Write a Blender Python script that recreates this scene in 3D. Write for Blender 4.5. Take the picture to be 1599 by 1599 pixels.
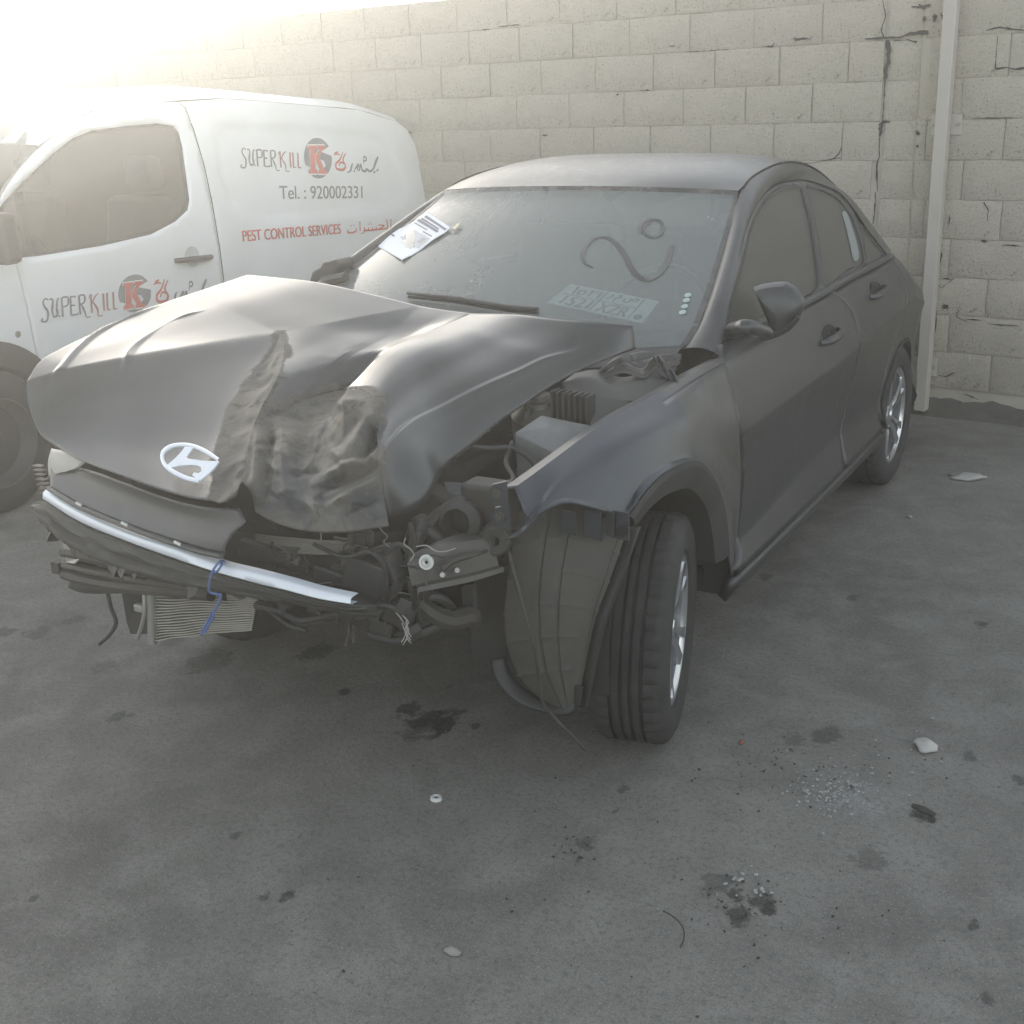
import bpy, bmesh, math, random
import numpy as np
from mathutils import Vector, Matrix, noise
from mathutils.kdtree import KDTree
from mathutils.geometry import delaunay_2d_cdt
random.seed(7)
scene = bpy.context.scene
for o in list(bpy.data.objects): bpy.data.objects.remove(o)
COL = scene.collection
# ------------------------------------------------------------------ camera
CAM = (2.01916, -2.79194, 1.73918); YAW, PITCH, ROLL = -.524, -.32726, -.03839; FPX, SZ = 1900.42, 1599.0
_f = np.array([math.sin(YAW)*math.cos(PITCH), math.cos(YAW)*math.cos(PITCH), math.sin(PITCH)])
_r0 = np.array([math.cos(YAW), -math.sin(YAW), 0]); _u0 = np.cross(_r0, _f)
_r = _r0*math.cos(ROLL)+_u0*math.sin(ROLL); _u = -_r0*math.sin(ROLL)+_u0*math.cos(ROLL)
cam = bpy.data.cameras.new('camera'); cam_o = bpy.data.objects.new('camera', cam); COL.objects.link(cam_o)
m = Matrix(((_r[0], _u[0], -_f[0], CAM[0]), (_r[1], _u[1], -_f[1], CAM[1]), (_r[2], _u[2], -_f[2], CAM[2]), (0, 0, 0, 1)))
cam_o.matrix_world = m
cam.sensor_fit = 'HORIZONTAL'; cam.sensor_width = 36; cam.lens = 36*FPX/SZ; cam.clip_end = 3000; cam.clip_start = .05
scene.camera = cam_o
# ------------------------------------------------------------------ world, sun, exposure
SUN_EL, SUN_AZ = math.radians(7.6), math.radians(-52.5)          # azimuth measured from +Y towards +X
sd = Vector((math.sin(SUN_AZ)*math.cos(SUN_EL), math.cos(SUN_AZ)*math.cos(SUN_EL), math.sin(SUN_EL)))
w = bpy.data.worlds.new('World'); scene.world = w; w.use_nodes = True
nt = w.node_tree; nt.nodes.clear()
sky = nt.nodes.new('ShaderNodeTexSky'); sky.sky_type = 'NISHITA'; sky.sun_disc = False
sky.sun_elevation = SUN_EL; sky.sun_rotation = SUN_AZ; sky.air_density = 1.0; sky.dust_density = 1.4; sky.ozone_density = 1.0
bg = nt.nodes.new('ShaderNodeBackground'); bg.inputs[1].default_value = .15
hs = nt.nodes.new('ShaderNodeHueSaturation'); hs.inputs['Saturation'].default_value = .38
out = nt.nodes.new('ShaderNodeOutputWorld')
nt.links.new(sky.outputs[0], hs.inputs['Color']); nt.links.new(hs.outputs[0], bg.inputs[0]); nt.links.new(bg.outputs[0], out.inputs[0])
sun = bpy.data.lights.new('sun', 'SUN'); sun.energy = 1.5; sun.angle = math.radians(4.0); sun.color = (1, .935, .82)
sun_o = bpy.data.objects.new('sun', sun); COL.objects.link(sun_o); sun_o.rotation_euler = sd.to_track_quat('Z', 'Y').to_euler()
scene.view_settings.view_transform = 'Standard'; scene.view_settings.look = 'None'
scene.view_settings.exposure = 1.95; scene.view_settings.gamma = 1; scene.view_settings.use_curve_mapping = False
scene.cycles.max_bounces = 8; scene.cycles.transparent_max_bounces = 12; scene.cycles.volume_bounces = 0
HAZE = .0120; HAZE_G = .72; HZ = 156.0

# ------------------------------------------------------------------ helpers
def ray(px, py):
    return _f+_r*(px-SZ/2)/FPX-_u*(py-SZ/2)/FPX
CAMV = np.array(CAM)
def at(px, py, x=None, y=None, z=None):
    """point of the place seen in a pixel of the photo, at a known distance along one axis"""
    d = ray(px, py)
    if x is not None: t = (x-CAM[0])/d[0]
    elif y is not None: t = (y-CAM[1])/d[1]
    else: t = (z-CAM[2])/d[2]
    return CAMV+d*t
def on_plane(px, py, p0, n):
    d = ray(px, py); return CAMV+d*(np.dot(np.array(p0)-CAMV, n)/np.dot(d, n))
def PY(l): return [at(a, b, y=c) for a, b, c in l]
def PX(l): return [at(a, b, x=c) for a, b, c in l]
def sstep(a, b, x):
    t = min(1, max(0, (x-a)/(b-a))); return t*t*(3-2*t)
def lerp_tab(t, tab):
    if t <= tab[0][0]: return tab[0][1]
    for (a, va), (b, vb) in zip(tab, tab[1:]):
        if t <= b: return va+(vb-va)*(t-a)/(b-a)
    return tab[-1][1]
def cr(pts, n, smooth=True):
    """n points along a polyline or a Catmull-Rom curve through pts, even in length"""
    P = np.array([np.array(p, float) for p in pts])
    if len(P) == 1: return np.repeat(P, n, 0)
    if smooth and len(P) > 2:
        Q = []
        E = np.vstack([2*P[0]-P[1], P, 2*P[-1]-P[-2]])
        for i in range(1, len(E)-2):
            p0, p1, p2, p3 = E[i-1], E[i], E[i+1], E[i+2]
            l0, l1, l2 = [max(1e-6, np.linalg.norm(b-a))**.5 for a, b in ((p0, p1), (p1, p2), (p2, p3))]
            m1 = ((p1-p0)/l0-(p2-p0)/(l0+l1)+(p2-p1)/l1)*l1; m2 = ((p2-p1)/l1-(p3-p1)/(l1+l2)+(p3-p2)/l2)*l1
            for k in range(16):
                t = k/16; t2, t3 = t*t, t*t*t
                Q.append((2*t3-3*t2+1)*p1+(t3-2*t2+t)*m1+(-2*t3+3*t2)*p2+(t3-t2)*m2)
        Q.append(P[-1]); P = np.array(Q)
    d = np.r_[0, np.cumsum(np.linalg.norm(np.diff(P, axis=0), axis=1))]
    if d[-1] < 1e-9: return np.repeat(P[:1], n, 0)
    s = np.linspace(0, d[-1], n)
    return np.stack([np.interp(s, d, P[:, k]) for k in range(P.shape[1])], 1)
def coons(c0, c1, d0, d1):
    """c0,c1: (n,3) along u; d0,d1: (m,3) along v (c0->c1). Returns (m,n,3)"""
    n, mm = len(c0), len(d0)
    u = np.linspace(0, 1, n)[None, :, None]; v = np.linspace(0, 1, mm)[:, None, None]
    return ((1-v)*c0[None]+v*c1[None]+(1-u)*d0[:, None]+u*d1[:, None]
            - ((1-u)*(1-v)*c0[0]+u*(1-v)*c0[-1]+(1-u)*v*c1[0]+u*v*c1[-1]))
def ruled(c0, c1, mm, bulge=0, bdir=None):
    v = np.linspace(0, 1, mm)[:, None, None]; G = (1-v)*c0[None]+v*c1[None]
    if bulge: G = G+np.array(bdir)*bulge*(4*v*(1-v))
    return G
class MB:
    """collects verts and faces (world metres), builds ONE mesh object"""
    def __init__(s): s.v = []; s.f = []; s.mi = []; s.cur = 0
    def add(s, V, F):
        o = len(s.v); s.v += [tuple(map(float, p)) for p in V]; s.f += [tuple(i+o for i in f) for f in F]; s.mi += [s.cur]*len(F); return s
    def grid(s, G, flip=False, close=False):
        mm, n = G.shape[:2]; F = []
        for j in range(mm-1):
            for i in range(n if close else n-1):
                k = (i+1) % n; q = (j*n+i, j*n+k, (j+1)*n+k, (j+1)*n+i); F.append(q[::-1] if flip else q)
        return s.add(G.reshape(-1, 3), F)
    def box(s, c, size, rot=None):
        hx, hy, hz = [q/2 for q in size]; V = [Vector((x, y, z)) for x in (-hx, hx) for y in (-hy, hy) for z in (-hz, hz)]
        if rot is not None: V = [rot @ p for p in V]
        c = Vector(c); V = [p+c for p in V]
        return s.add(V, [(0, 1, 3, 2), (4, 6, 7, 5), (0, 4, 5, 1), (2, 3, 7, 6), (0, 2, 6, 4), (1, 5, 7, 3)])
    def prism(s, poly, ex):
        """closed polygon (3-D points) extruded by vector ex"""
        n = len(poly); ex = np.array(ex); V = [np.array(p) for p in poly]+[np.array(p)+ex for p in poly]
        return s.add(V, [tuple(range(n)), tuple(range(2*n-1, n-1, -1))]+[(i, i+n, (i+1) % n+n, (i+1) % n) for i in range(n)])
    def tube(s, pts, r, k=8, smooth=True, n=None, caps=True):
        P = cr(pts, n or max(8, len(pts)*5), smooth); R = r if hasattr(r, '__len__') else [r]*2
        rr = np.interp(np.linspace(0, 1, len(P)), np.linspace(0, 1, len(R)), R)
        T = np.gradient(P, axis=0); T /= np.maximum(1e-9, np.linalg.norm(T, axis=1))[:, None]
        a = np.cross(T[0], (0, 0, 1)); a = np.array((1., 0, 0)) if np.linalg.norm(a) < .1 else a/np.linalg.norm(a)
        V = []
        for p, t, q in zip(P, T, rr):
            a = a-t*np.dot(a, t); a /= np.linalg.norm(a); b = np.cross(t, a)
            V += [p+q*(a*math.cos(2*math.pi*i/k)+b*math.sin(2*math.pi*i/k)) for i in range(k)]
        F = [(j*k+i, j*k+(i+1) % k, (j+1)*k+(i+1) % k, (j+1)*k+i) for j in range(len(P)-1) for i in range(k)]
        if caps: F += [tuple(range(k))[::-1], tuple((len(P)-1)*k+i for i in range(k))]
        return s.add(V, F)
    def lathe(s, prof, c, axis, n=48, a0=0, a1=2*math.pi, rad=None):
        """prof: (radius, offset along axis) about centre c"""
        ax = Vector(axis).normalized(); e1 = ax.orthogonal().normalized()
        if abs(ax.z) < .5: e1 = (Vector((0, 0, 1))-ax*ax.z).normalized()
        e2 = ax.cross(e1); full = abs(a1-a0-2*math.pi) < 1e-6; c = Vector(c); N = n if full else n+1
        V = []
        for j, (r, h) in enumerate(prof):
            for i in range(N):
                t = a0+(a1-a0)*i/n; q = r if rad is None else rad(j, i, r)
                V.append(c+ax*h+(e1*math.cos(t)+e2*math.sin(t))*q)
        F = [(j*N+i, j*N+(i+1) % N, (j+1)*N+(i+1) % N, (j+1)*N+i) for j in range(len(prof)-1) for i in range(n)]
        return s.add(V, F)
    def sheet(s, outline, holes, step, lift, lines=()):
        """2-D outline with holes, filled with even triangles and lifted into 3-D"""
        pts = []; edges = []
        def ring(poly):
            o = len(pts); n = len(poly); pts.extend(Vector((float(a), float(b))) for a, b in poly); edges.extend((o+i, o+(i+1) % n) for i in range(n))
        ring(outline)
        for h in holes: ring(h)
        O = np.array(outline, float); lo, hi = O.min(0), O.max(0)
        def inside(p, poly):
            r = False; n = len(poly)
            for i in range(n):
                x1, y1 = poly[i]; x2, y2 = poly[i-1]
                if (y1 > p[1]) != (y2 > p[1]) and p[0] < (x2-x1)*(p[1]-y1)/(y2-y1)+x1: r = not r
            return r
        oseg = np.array([np.r_[a, b] for poly in [outline]+list(holes) for a, b in zip(poly, list(poly[1:])+[poly[0]])], float)
        lseg = [np.r_[a, b] for ln in lines for a, b in zip(ln, ln[1:])]
        allseg = np.vstack([oseg, lseg]) if lseg else oseg
        def nearo(p):
            A = oseg[:, :2]; D = oseg[:, 2:]-A; t = np.clip(((p-A)*D).sum(1)/np.maximum(1e-12, (D*D).sum(1)), 0, 1)
            return np.sqrt((((A+D*t[:, None])-p)**2).sum(1)).min()
        def near(p):
            A = allseg[:, :2]; D = allseg[:, 2:]-A; t = np.clip(((p-A)*D).sum(1)/np.maximum(1e-12, (D*D).sum(1)), 0, 1)
            return np.sqrt((((A+D*t[:, None])-p)**2).sum(1)).min()
        for a in np.arange(lo[0]+step/2, hi[0], step):
            for b in np.arange(lo[1]+step/2, hi[1], step):
                p = (a, b)
                if inside(p, outline) and not any(inside(p, h) for h in holes) and near(np.array(p)) > step*.35: pts.append(Vector(p))
        for ln in lines:
            k0 = None
            for p in ln:
                if inside(p, outline) and not any(inside(p, h) for h in holes) and nearo(np.array(p)) > .004:
                    pts.append(Vector((float(p[0]), float(p[1])))); k = len(pts)-1
                    if k0 is not None: edges.append((k0, k))
                    k0 = k
                else: k0 = None
        V, _, F, _, _, _ = delaunay_2d_cdt(pts, edges, [], 0, 1e-6)
        FF = []
        for f in F:
            c = sum((V[i] for i in f), Vector((0, 0)))/len(f)
            if inside(c, outline) and not any(inside(c, h) for h in holes): FF.append(tuple(f))
        return s.add([lift(p.x, p.y) for p in V], FF)
    def build(s, name, mats, parent=None, smooth=True, angle=32, thick=0, bevel=0, merge=0, soften=0, normals=True, off=-1, outv=None):
        me = bpy.data.meshes.new(name); base = Vector(parent_loc(parent))
        me.from_pydata([Vector(p)-base for p in s.v], [], s.f)
        for q in (mats if isinstance(mats, (list, tuple)) else [mats]): me.materials.append(q)
        me.polygons.foreach_set('material_index', s.mi)
        bm = bmesh.new(); bm.from_mesh(me)
        if merge: bmesh.ops.remove_doubles(bm, verts=bm.verts, dist=merge)
        for _ in range(soften): bmesh.ops.smooth_vert(bm, verts=[q for q in bm.verts if not q.is_boundary], factor=.5, use_axis_x=True, use_axis_y=True, use_axis_z=True)
        if normals: bmesh.ops.recalc_face_normals(bm, faces=bm.faces)
        if outv is not None:
            bm.normal_update()
            if sum((f.normal*f.calc_area() for f in bm.faces), Vector()).dot(Vector(outv)) < 0: bmesh.ops.reverse_faces(bm, faces=bm.faces)
        bm.to_mesh(me); bm.free()
        if smooth: me.shade_smooth(); me.set_sharp_from_angle(angle=math.radians(angle))
        o = bpy.data.objects.new(name, me); COL.objects.link(o)
        if parent: o.parent = parent
        if thick:
            md = o.modifiers.new('thick', 'SOLIDIFY'); md.thickness = thick; md.offset = off
        if bevel:
            md = o.modifiers.new('bevel', 'BEVEL'); md.width = bevel; md.segments = 2; md.limit_method = 'ANGLE'; md.angle_limit = math.radians(35)
        return o
def parent_loc(p):
    v = Vector((0, 0, 0))
    while p: v += p.location; p = p.parent
    return v
def thing(name, label, cat, loc=(0, 0, 0), group=None):
    o = bpy.data.objects.new(name, None); COL.objects.link(o); o.location = loc; o.empty_display_size = .1
    o['label'] = label; o['category'] = cat
    if group: o['group'] = group
    return o
def tag(o, label, cat, group=None):
    o['label'] = label; o['category'] = cat
    if group: o['group'] = group
    return o
def structure(o): o['kind'] = 'structure'; return o

# ------------------------------------------------------------------ materials
class Mat:
    def __init__(s, name):
        s.m = bpy.data.materials.new(name); s.m.use_nodes = True; s.t = s.m.node_tree; s.t.nodes.clear()
        s.o = s.t.nodes.new('ShaderNodeOutputMaterial'); s.b = s.t.nodes.new('ShaderNodeBsdfPrincipled'); s.link(s.b, 0, s.o, 'Surface')
        s.tc = s.t.nodes.new('ShaderNodeTexCoord')
    def link(s, a, i, b, j): s.t.links.new(a.outputs[i], b.inputs[j])
    def noise(s, scale, detail=4, rough=.55, dist=0, vec=None):
        n = s.t.nodes.new('ShaderNodeTexNoise'); n.inputs['Scale'].default_value = scale; n.inputs['Detail'].default_value = detail
        n.inputs['Roughness'].default_value = rough; n.inputs['Distortion'].default_value = dist
        if vec is None: s.link(s.tc, 'Object', n, 'Vector')
        else: s.t.links.new(vec, n.inputs['Vector'])
        return n.outputs['Fac']
    def ramp(s, fac, stops):
        r = s.t.nodes.new('ShaderNodeValToRGB'); e = r.color_ramp.elements
        while len(e) < len(stops): e.new(.5)
        for q, (p, c) in zip(e, stops): q.position = p; q.color = (c if hasattr(c, '__len__') else (c, c, c))[:3]+(1,) if hasattr(c, '__len__') else (c, c, c, 1)
        s.t.links.new(fac, r.inputs[0]); return r.outputs[0]
    def mix(s, fac, a, b, mode='MIX'):
        n = s.t.nodes.new('ShaderNodeMix'); n.data_type = 'RGBA'; n.blend_type = mode
        for q, k in ((fac, 0), (a, 6), (b, 7)):
            if hasattr(q, 'links') or hasattr(q, 'is_linked'): s.t.links.new(q, n.inputs[k])
            else: n.inputs[k].default_value = q if k == 0 else tuple(q)+(1,)
        return n.outputs[2]
    def math(s, op, a, b=0.0, clamp=False):
        n = s.t.nodes.new('ShaderNodeMath'); n.operation = op; n.use_clamp = clamp
        for k, q in enumerate((a, b)):
            if hasattr(q, 'is_linked'): s.t.links.new(q, n.inputs[k])
            else: n.inputs[k].default_value = q
        return n.outputs[0]
    def set(s, **k):
        for q, v in k.items():
            i = s.b.inputs[q.replace('_', ' ')]
            if hasattr(v, 'is_linked'): s.t.links.new(v, i)
            else: i.default_value = tuple(v)+(1,) if hasattr(v, '__len__') and len(v) == 3 and i.type == 'RGBA' else v
        return s
    def bump(s, h, strength=.3, dist=.01):
        n = s.t.nodes.new('ShaderNodeBump'); n.inputs['Strength'].default_value = strength; n.inputs['Distance'].default_value = dist
        s.t.links.new(h, n.inputs['Height']); s.t.links.new(n.outputs[0], s.b.inputs['Normal']); return s
    def pos(s):
        g = s.t.nodes.new('ShaderNodeNewGeometry'); x = s.t.nodes.new('ShaderNodeSeparateXYZ'); s.link(g, 'Position', x, 0); return x.outputs
    def normal(s):
        g = s.t.nodes.new('ShaderNodeNewGeometry'); x = s.t.nodes.new('ShaderNodeSeparateXYZ'); s.link(g, 'Normal', x, 0); return x.outputs
def simple(name, col, rough=.6, metal=0, var=.15, scale=12, bump=0, bscale=60, coat=0, spec=.5, dust=0, dcol=(.30, .28, .25)):
    M = Mat(name); n = M.noise(scale, 5)
    c = M.mix(n, tuple(q*(1-var) for q in col), tuple(min(1, q*(1+var)) for q in col))
    if dust:
        d = M.math('MULTIPLY', M.ramp(M.noise(7, 6, .65), [(.3, 0.0), (.7, 1.0)]), dust)
        c = M.mix(d, c, dcol); M.set(Roughness=M.math('ADD', M.math('MULTIPLY', d, .3), rough))
    else: M.set(Roughness=rough)
    M.set(Base_Color=c, Metallic=metal, Coat_Weight=coat, Specular_IOR_Level=spec)
    if bump: M.bump(M.noise(bscale, 4), bump, .004)
    return M.m
def paint_mat(name, base, dustlo, dusthi, rough, dcol=(.33, .31, .28), metal=.55, clean=None):
    """metallic paint under a film of desert dust; dust settles on what faces up"""
    M = Mat(name); nz = M.normal()[2]
    up = M.math('MULTIPLY', M.math('MAXIMUM', nz, 0.0), dusthi-dustlo)
    big = M.ramp(M.noise(2.2, 6, .6), [(.25, .45), (.75, 1.25)]); fine = M.ramp(M.noise(38, 5, .7), [(.3, .75), (.7, 1.2)])
    d = M.math('MULTIPLY', M.math('MULTIPLY', M.math('ADD', up, dustlo), big), fine, True)
    if clean:                                                         # a wiped or rain-washed area with a wavy edge
        p = M.pos(); e = M.math('ADD', p[1], M.math('MULTIPLY', M.math('SUBTRACT', M.noise(9, 3), .5), .12))
        k = M.math('MULTIPLY', M.math('SUBTRACT', e, clean), 45.0, True)
        k2 = M.math('ADD', M.math('MULTIPLY', k, .95), .05); d = M.math('MULTIPLY', d, k2)
    mp = M.t.nodes.new('ShaderNodeMapping'); mp.inputs['Scale'].default_value = (5, 5, 1.1); mp.inputs['Rotation'].default_value = (.5, 0, 0); M.link(M.tc, 'Object', mp, 'Vector')
    wipe = M.ramp(M.noise(2.6, 5, .6, 1.1, mp.outputs[0]), [(.52, 1.), (.66, .45)]); d = M.math('MULTIPLY', d, wipe, True)   # rubbed and streaked patches
    M.set(Base_Color=M.mix(d, base, dcol), Metallic=M.math('MULTIPLY', M.math('SUBTRACT', 1.0, d), metal),
          Roughness=M.math('ADD', M.math('MULTIPLY', d, .42), rough), Coat_Weight=.15, Coat_Roughness=.25)
    M.bump(M.noise(220, 3), .04, .002)
    return M.m
def dust_glass(name, tint, opac, dcol, scale=3, streak=0.0):
    """glass under a dust film: part clear, part scattering"""
    M = Mat(name); tr = M.t.nodes.new('ShaderNodeBsdfTransparent'); tr.inputs[0].default_value = tuple(tint)+(1,)
    gl = M.t.nodes.new('ShaderNodeBsdfGlossy'); gl.inputs['Roughness'].default_value = .06; gl.inputs[0].default_value = (.9, .9, .9, 1)
    fr = M.t.nodes.new('ShaderNodeFresnel'); fr.inputs[0].default_value = 1.5
    mx = M.t.nodes.new('ShaderNodeMixShader'); M.link(fr, 0, mx, 0); M.link(tr, 0, mx, 1); M.link(gl, 0, mx, 2)
    n = M.ramp(M.noise(scale, 7, .62), [(.25, opac*.9), (.75, min(1, opac*1.07))]); f2 = M.ramp(M.noise(90, 4, .7), [(.3, .985), (.7, 1.015)])
    d = M.math('MULTIPLY', n, f2, True)
    M.set(Base_Color=dcol, Roughness=.55, Specular_IOR_Level=.4)
    m2 = M.t.nodes.new('ShaderNodeMixShader'); M.t.links.new(d, m2.inputs[0]); M.link(mx, 0, m2, 1); M.link(M.b, 0, m2, 2); M.link(m2, 0, M.o, 'Surface')
    return M.m
M_tyre = simple('tyre_rubber', (.022, .022, .022), .8, dust=.35, dcol=(.10, .096, .088), bump=.15, bscale=120)
M_black = simple('black_plastic', (.018, .018, .019), .5, dust=.3, dcol=(.085, .08, .07), bump=.1, bscale=90)
M_liner = simple('felt_liner', (.026, .026, .026), .8, dust=.4, dcol=(.085, .08, .07), bump=.3, bscale=140)
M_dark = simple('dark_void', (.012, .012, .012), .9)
M_grime = simple('grimy_metal', (.04, .038, .035), .55, .3, dust=.55, dcol=(.11, .10, .085), bump=.25, bscale=40)
M_alu = simple('dusty_aluminium', (.45, .45, .44), .42, .8, dust=.55, bump=.1)
M_chrome = simple('satin_chrome', (.74, .77, .82), .38, .15, var=.04, spec=.6)
M_silver = simple('alloy_silver', (.62, .63, .66), .22, .9, var=.06, dust=.2)
M_alloydark = simple('alloy_dark', (.06, .06, .065), .4, .5, dust=.3)
# ------------------------------------------------------------------ ground
def ground():
    M = Mat('asphalt'); p = M.pos()
    comb = M.t.nodes.new('ShaderNodeCombineXYZ'); M.t.links.new(p[0], comb.inputs[0]); M.t.links.new(p[1], comb.inputs[1]); V = comb.outputs[0]
    base = M.mix(M.ramp(M.noise(1.1, 6, .6, 0, V), [(.3, 0.), (.7, 1.)]), (.148, .140, .126), (.248, .235, .211))
    base = M.mix(M.ramp(M.noise(5.5, 6, .62, .4, V), [(.42, 0.), (.68, .55)]), base, (.32, .305, .275))     # sand film
    gr = M.noise(230, 3, .7, 0, V); base = M.mix(M.ramp(gr, [(.34, .75), (.46, 0.)]), base, (.075, .075, .072))
    base = M.mix(M.ramp(M.noise(170, 2, .6, .3, V), [(.58, 0.), (.70, .6)]), base, (.36, .352, .33))
    base = M.mix(M.ramp(M.noise(62, 4, .75, .2, V), [(.36, .5), (.50, 0.)]), base, (.10, .10, .096))
    vo = M.t.nodes.new('ShaderNodeTexVoronoi'); vo.inputs['Scale'].default_value = 26; M.t.links.new(V, vo.inputs['Vector'])
    base = M.mix(M.ramp(vo.outputs['Distance'], [(.035, .8), (.075, 0.)]), base, (.03, .03, .028))         # sparse pock marks
    # oil and water stains: each its own blob with a ragged rim
    stains = [(665, 1122, .085, .9), (640, 1105, .05, .8), (690, 1128, .07, .9), (715, 1110, .03, .8), (488, 1018, .075, .75), (505, 1012, .05, .75), (325, 1028, .09, .5), (340, 1035, .06, .4),
              (538, 1077, .03, .85), (742, 1130, .022, .8), (630, 1104, .03, .8), (165, 1037, .06, .4), (60, 985, .07, .5), (5, 985, .06, .6), (185, 1117, .035, .6), (205, 1114, .025, .5), (448, 1397, .022, .8), (410, 1400, .018, .6),
              (365, 1305, .022, .6), (52, 1402, .015, .6), (905, 1335, .02, .8), (915, 1315, .035, .45), (962, 1262, .018, .5), (975, 1228, .02, .5), (1437, 1268, .04, .7), (1455, 1276, .018, .8), (1515, 1178, .025, .5), (1595, 1215, .03, .6),
              (1195, 897, .04, .5), (1535, 972, .03, .7), (1330, 930, .03, .5), (1120, 1375, .05, .4), (1150, 1390, .03, .7), (1190, 1400, .035, .7), (1200, 1415, .03, .8), (1155, 1425, .04, .7), (1520, 1440, .018, .7), (1540, 1553, .025, .6), (1350, 1335, .06, .4), (670, 1128, .11, .5), (115, 965, .05, .45), (270, 1000, .05, .4), (700, 1070, .02, .5), (1240, 1150, .05, .4), (1290, 1145, .06, .5)]
    warp = M.noise(20, 6, .72, .6, V); acc = None
    for (a, b, r, k) in stains:
        q = at(a, b, z=0)
        dx = M.math('SUBTRACT', p[0], float(q[0])); dy = M.math('SUBTRACT', p[1], float(q[1]))
        d = M.math('SQRT', M.math('ADD', M.math('MULTIPLY', dx, dx), M.math('MULTIPLY', M.math('MULTIPLY', dy, dy), .45)))
        d = M.math('ADD', d, M.math('MULTIPLY', M.math('SUBTRACT', warp, .5), r*2.6))
        e = M.math('MULTIPLY', M.math('MULTIPLY', M.math('SUBTRACT', r*.72, d), 4.0/r, True), k)
        acc = e if acc is None else M.math('MAXIMUM', acc, e)
    acc = M.math('MULTIPLY', acc, M.ramp(M.noise(55, 5, .7, .5, V), [(.30, .55), (.55, 1.)])); base = M.mix(acc, base, (.020, .0195, .018))
    q = at(1330, 1240, z=0)                                               # pale salt crust
    dx = M.math('SUBTRACT', p[0], float(q[0])); dy = M.math('SUBTRACT', p[1], float(q[1]))
    d = M.math('ADD', M.math('SQRT', M.math('ADD', M.math('MULTIPLY', dx, dx), M.math('MULTIPLY', dy, dy))), M.math('MULTIPLY', M.math('SUBTRACT', warp, .5), .25))
    e = M.math('MULTIPLY', M.math('SUBTRACT', .13, d), 9.0, True); e = M.math('MULTIPLY', e, M.ramp(M.noise(60, 5, .7, 1.5, V), [(.45, 0.), (.62, 1.)]))
    base = M.mix(e, base, (.36, .36, .36))
    M.set(Base_Color=base, Roughness=M.math('SUBTRACT', .88, M.math('MULTIPLY', acc, .3)), Specular_IOR_Level=.35)
    h = M.math('ADD', M.math('MULTIPLY', gr, .7), M.math('MULTIPLY', M.noise(75, 4, .6, 0, V), .6)); M.bump(h, .55, .006)
    G = MB(); R = 150
    xs = [-R, -60, -20]+list(np.linspace(-8, 8, 33))+[20, 60, R]
    grid = np.array([[(x, y, 0) for x in xs] for y in xs], float)
    for j in range(grid.shape[0]):
        for i in range(grid.shape[1]):
            x, y, _ = grid[j, i]
            if abs(x) < 7.5 and abs(y) < 7.5: grid[j, i, 2] = -.006*noise.noise((x*.4, y*.4, 3)) - .006
    return structure(G.grid(grid).build('asphalt_ground', M.m))
ground()
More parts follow.
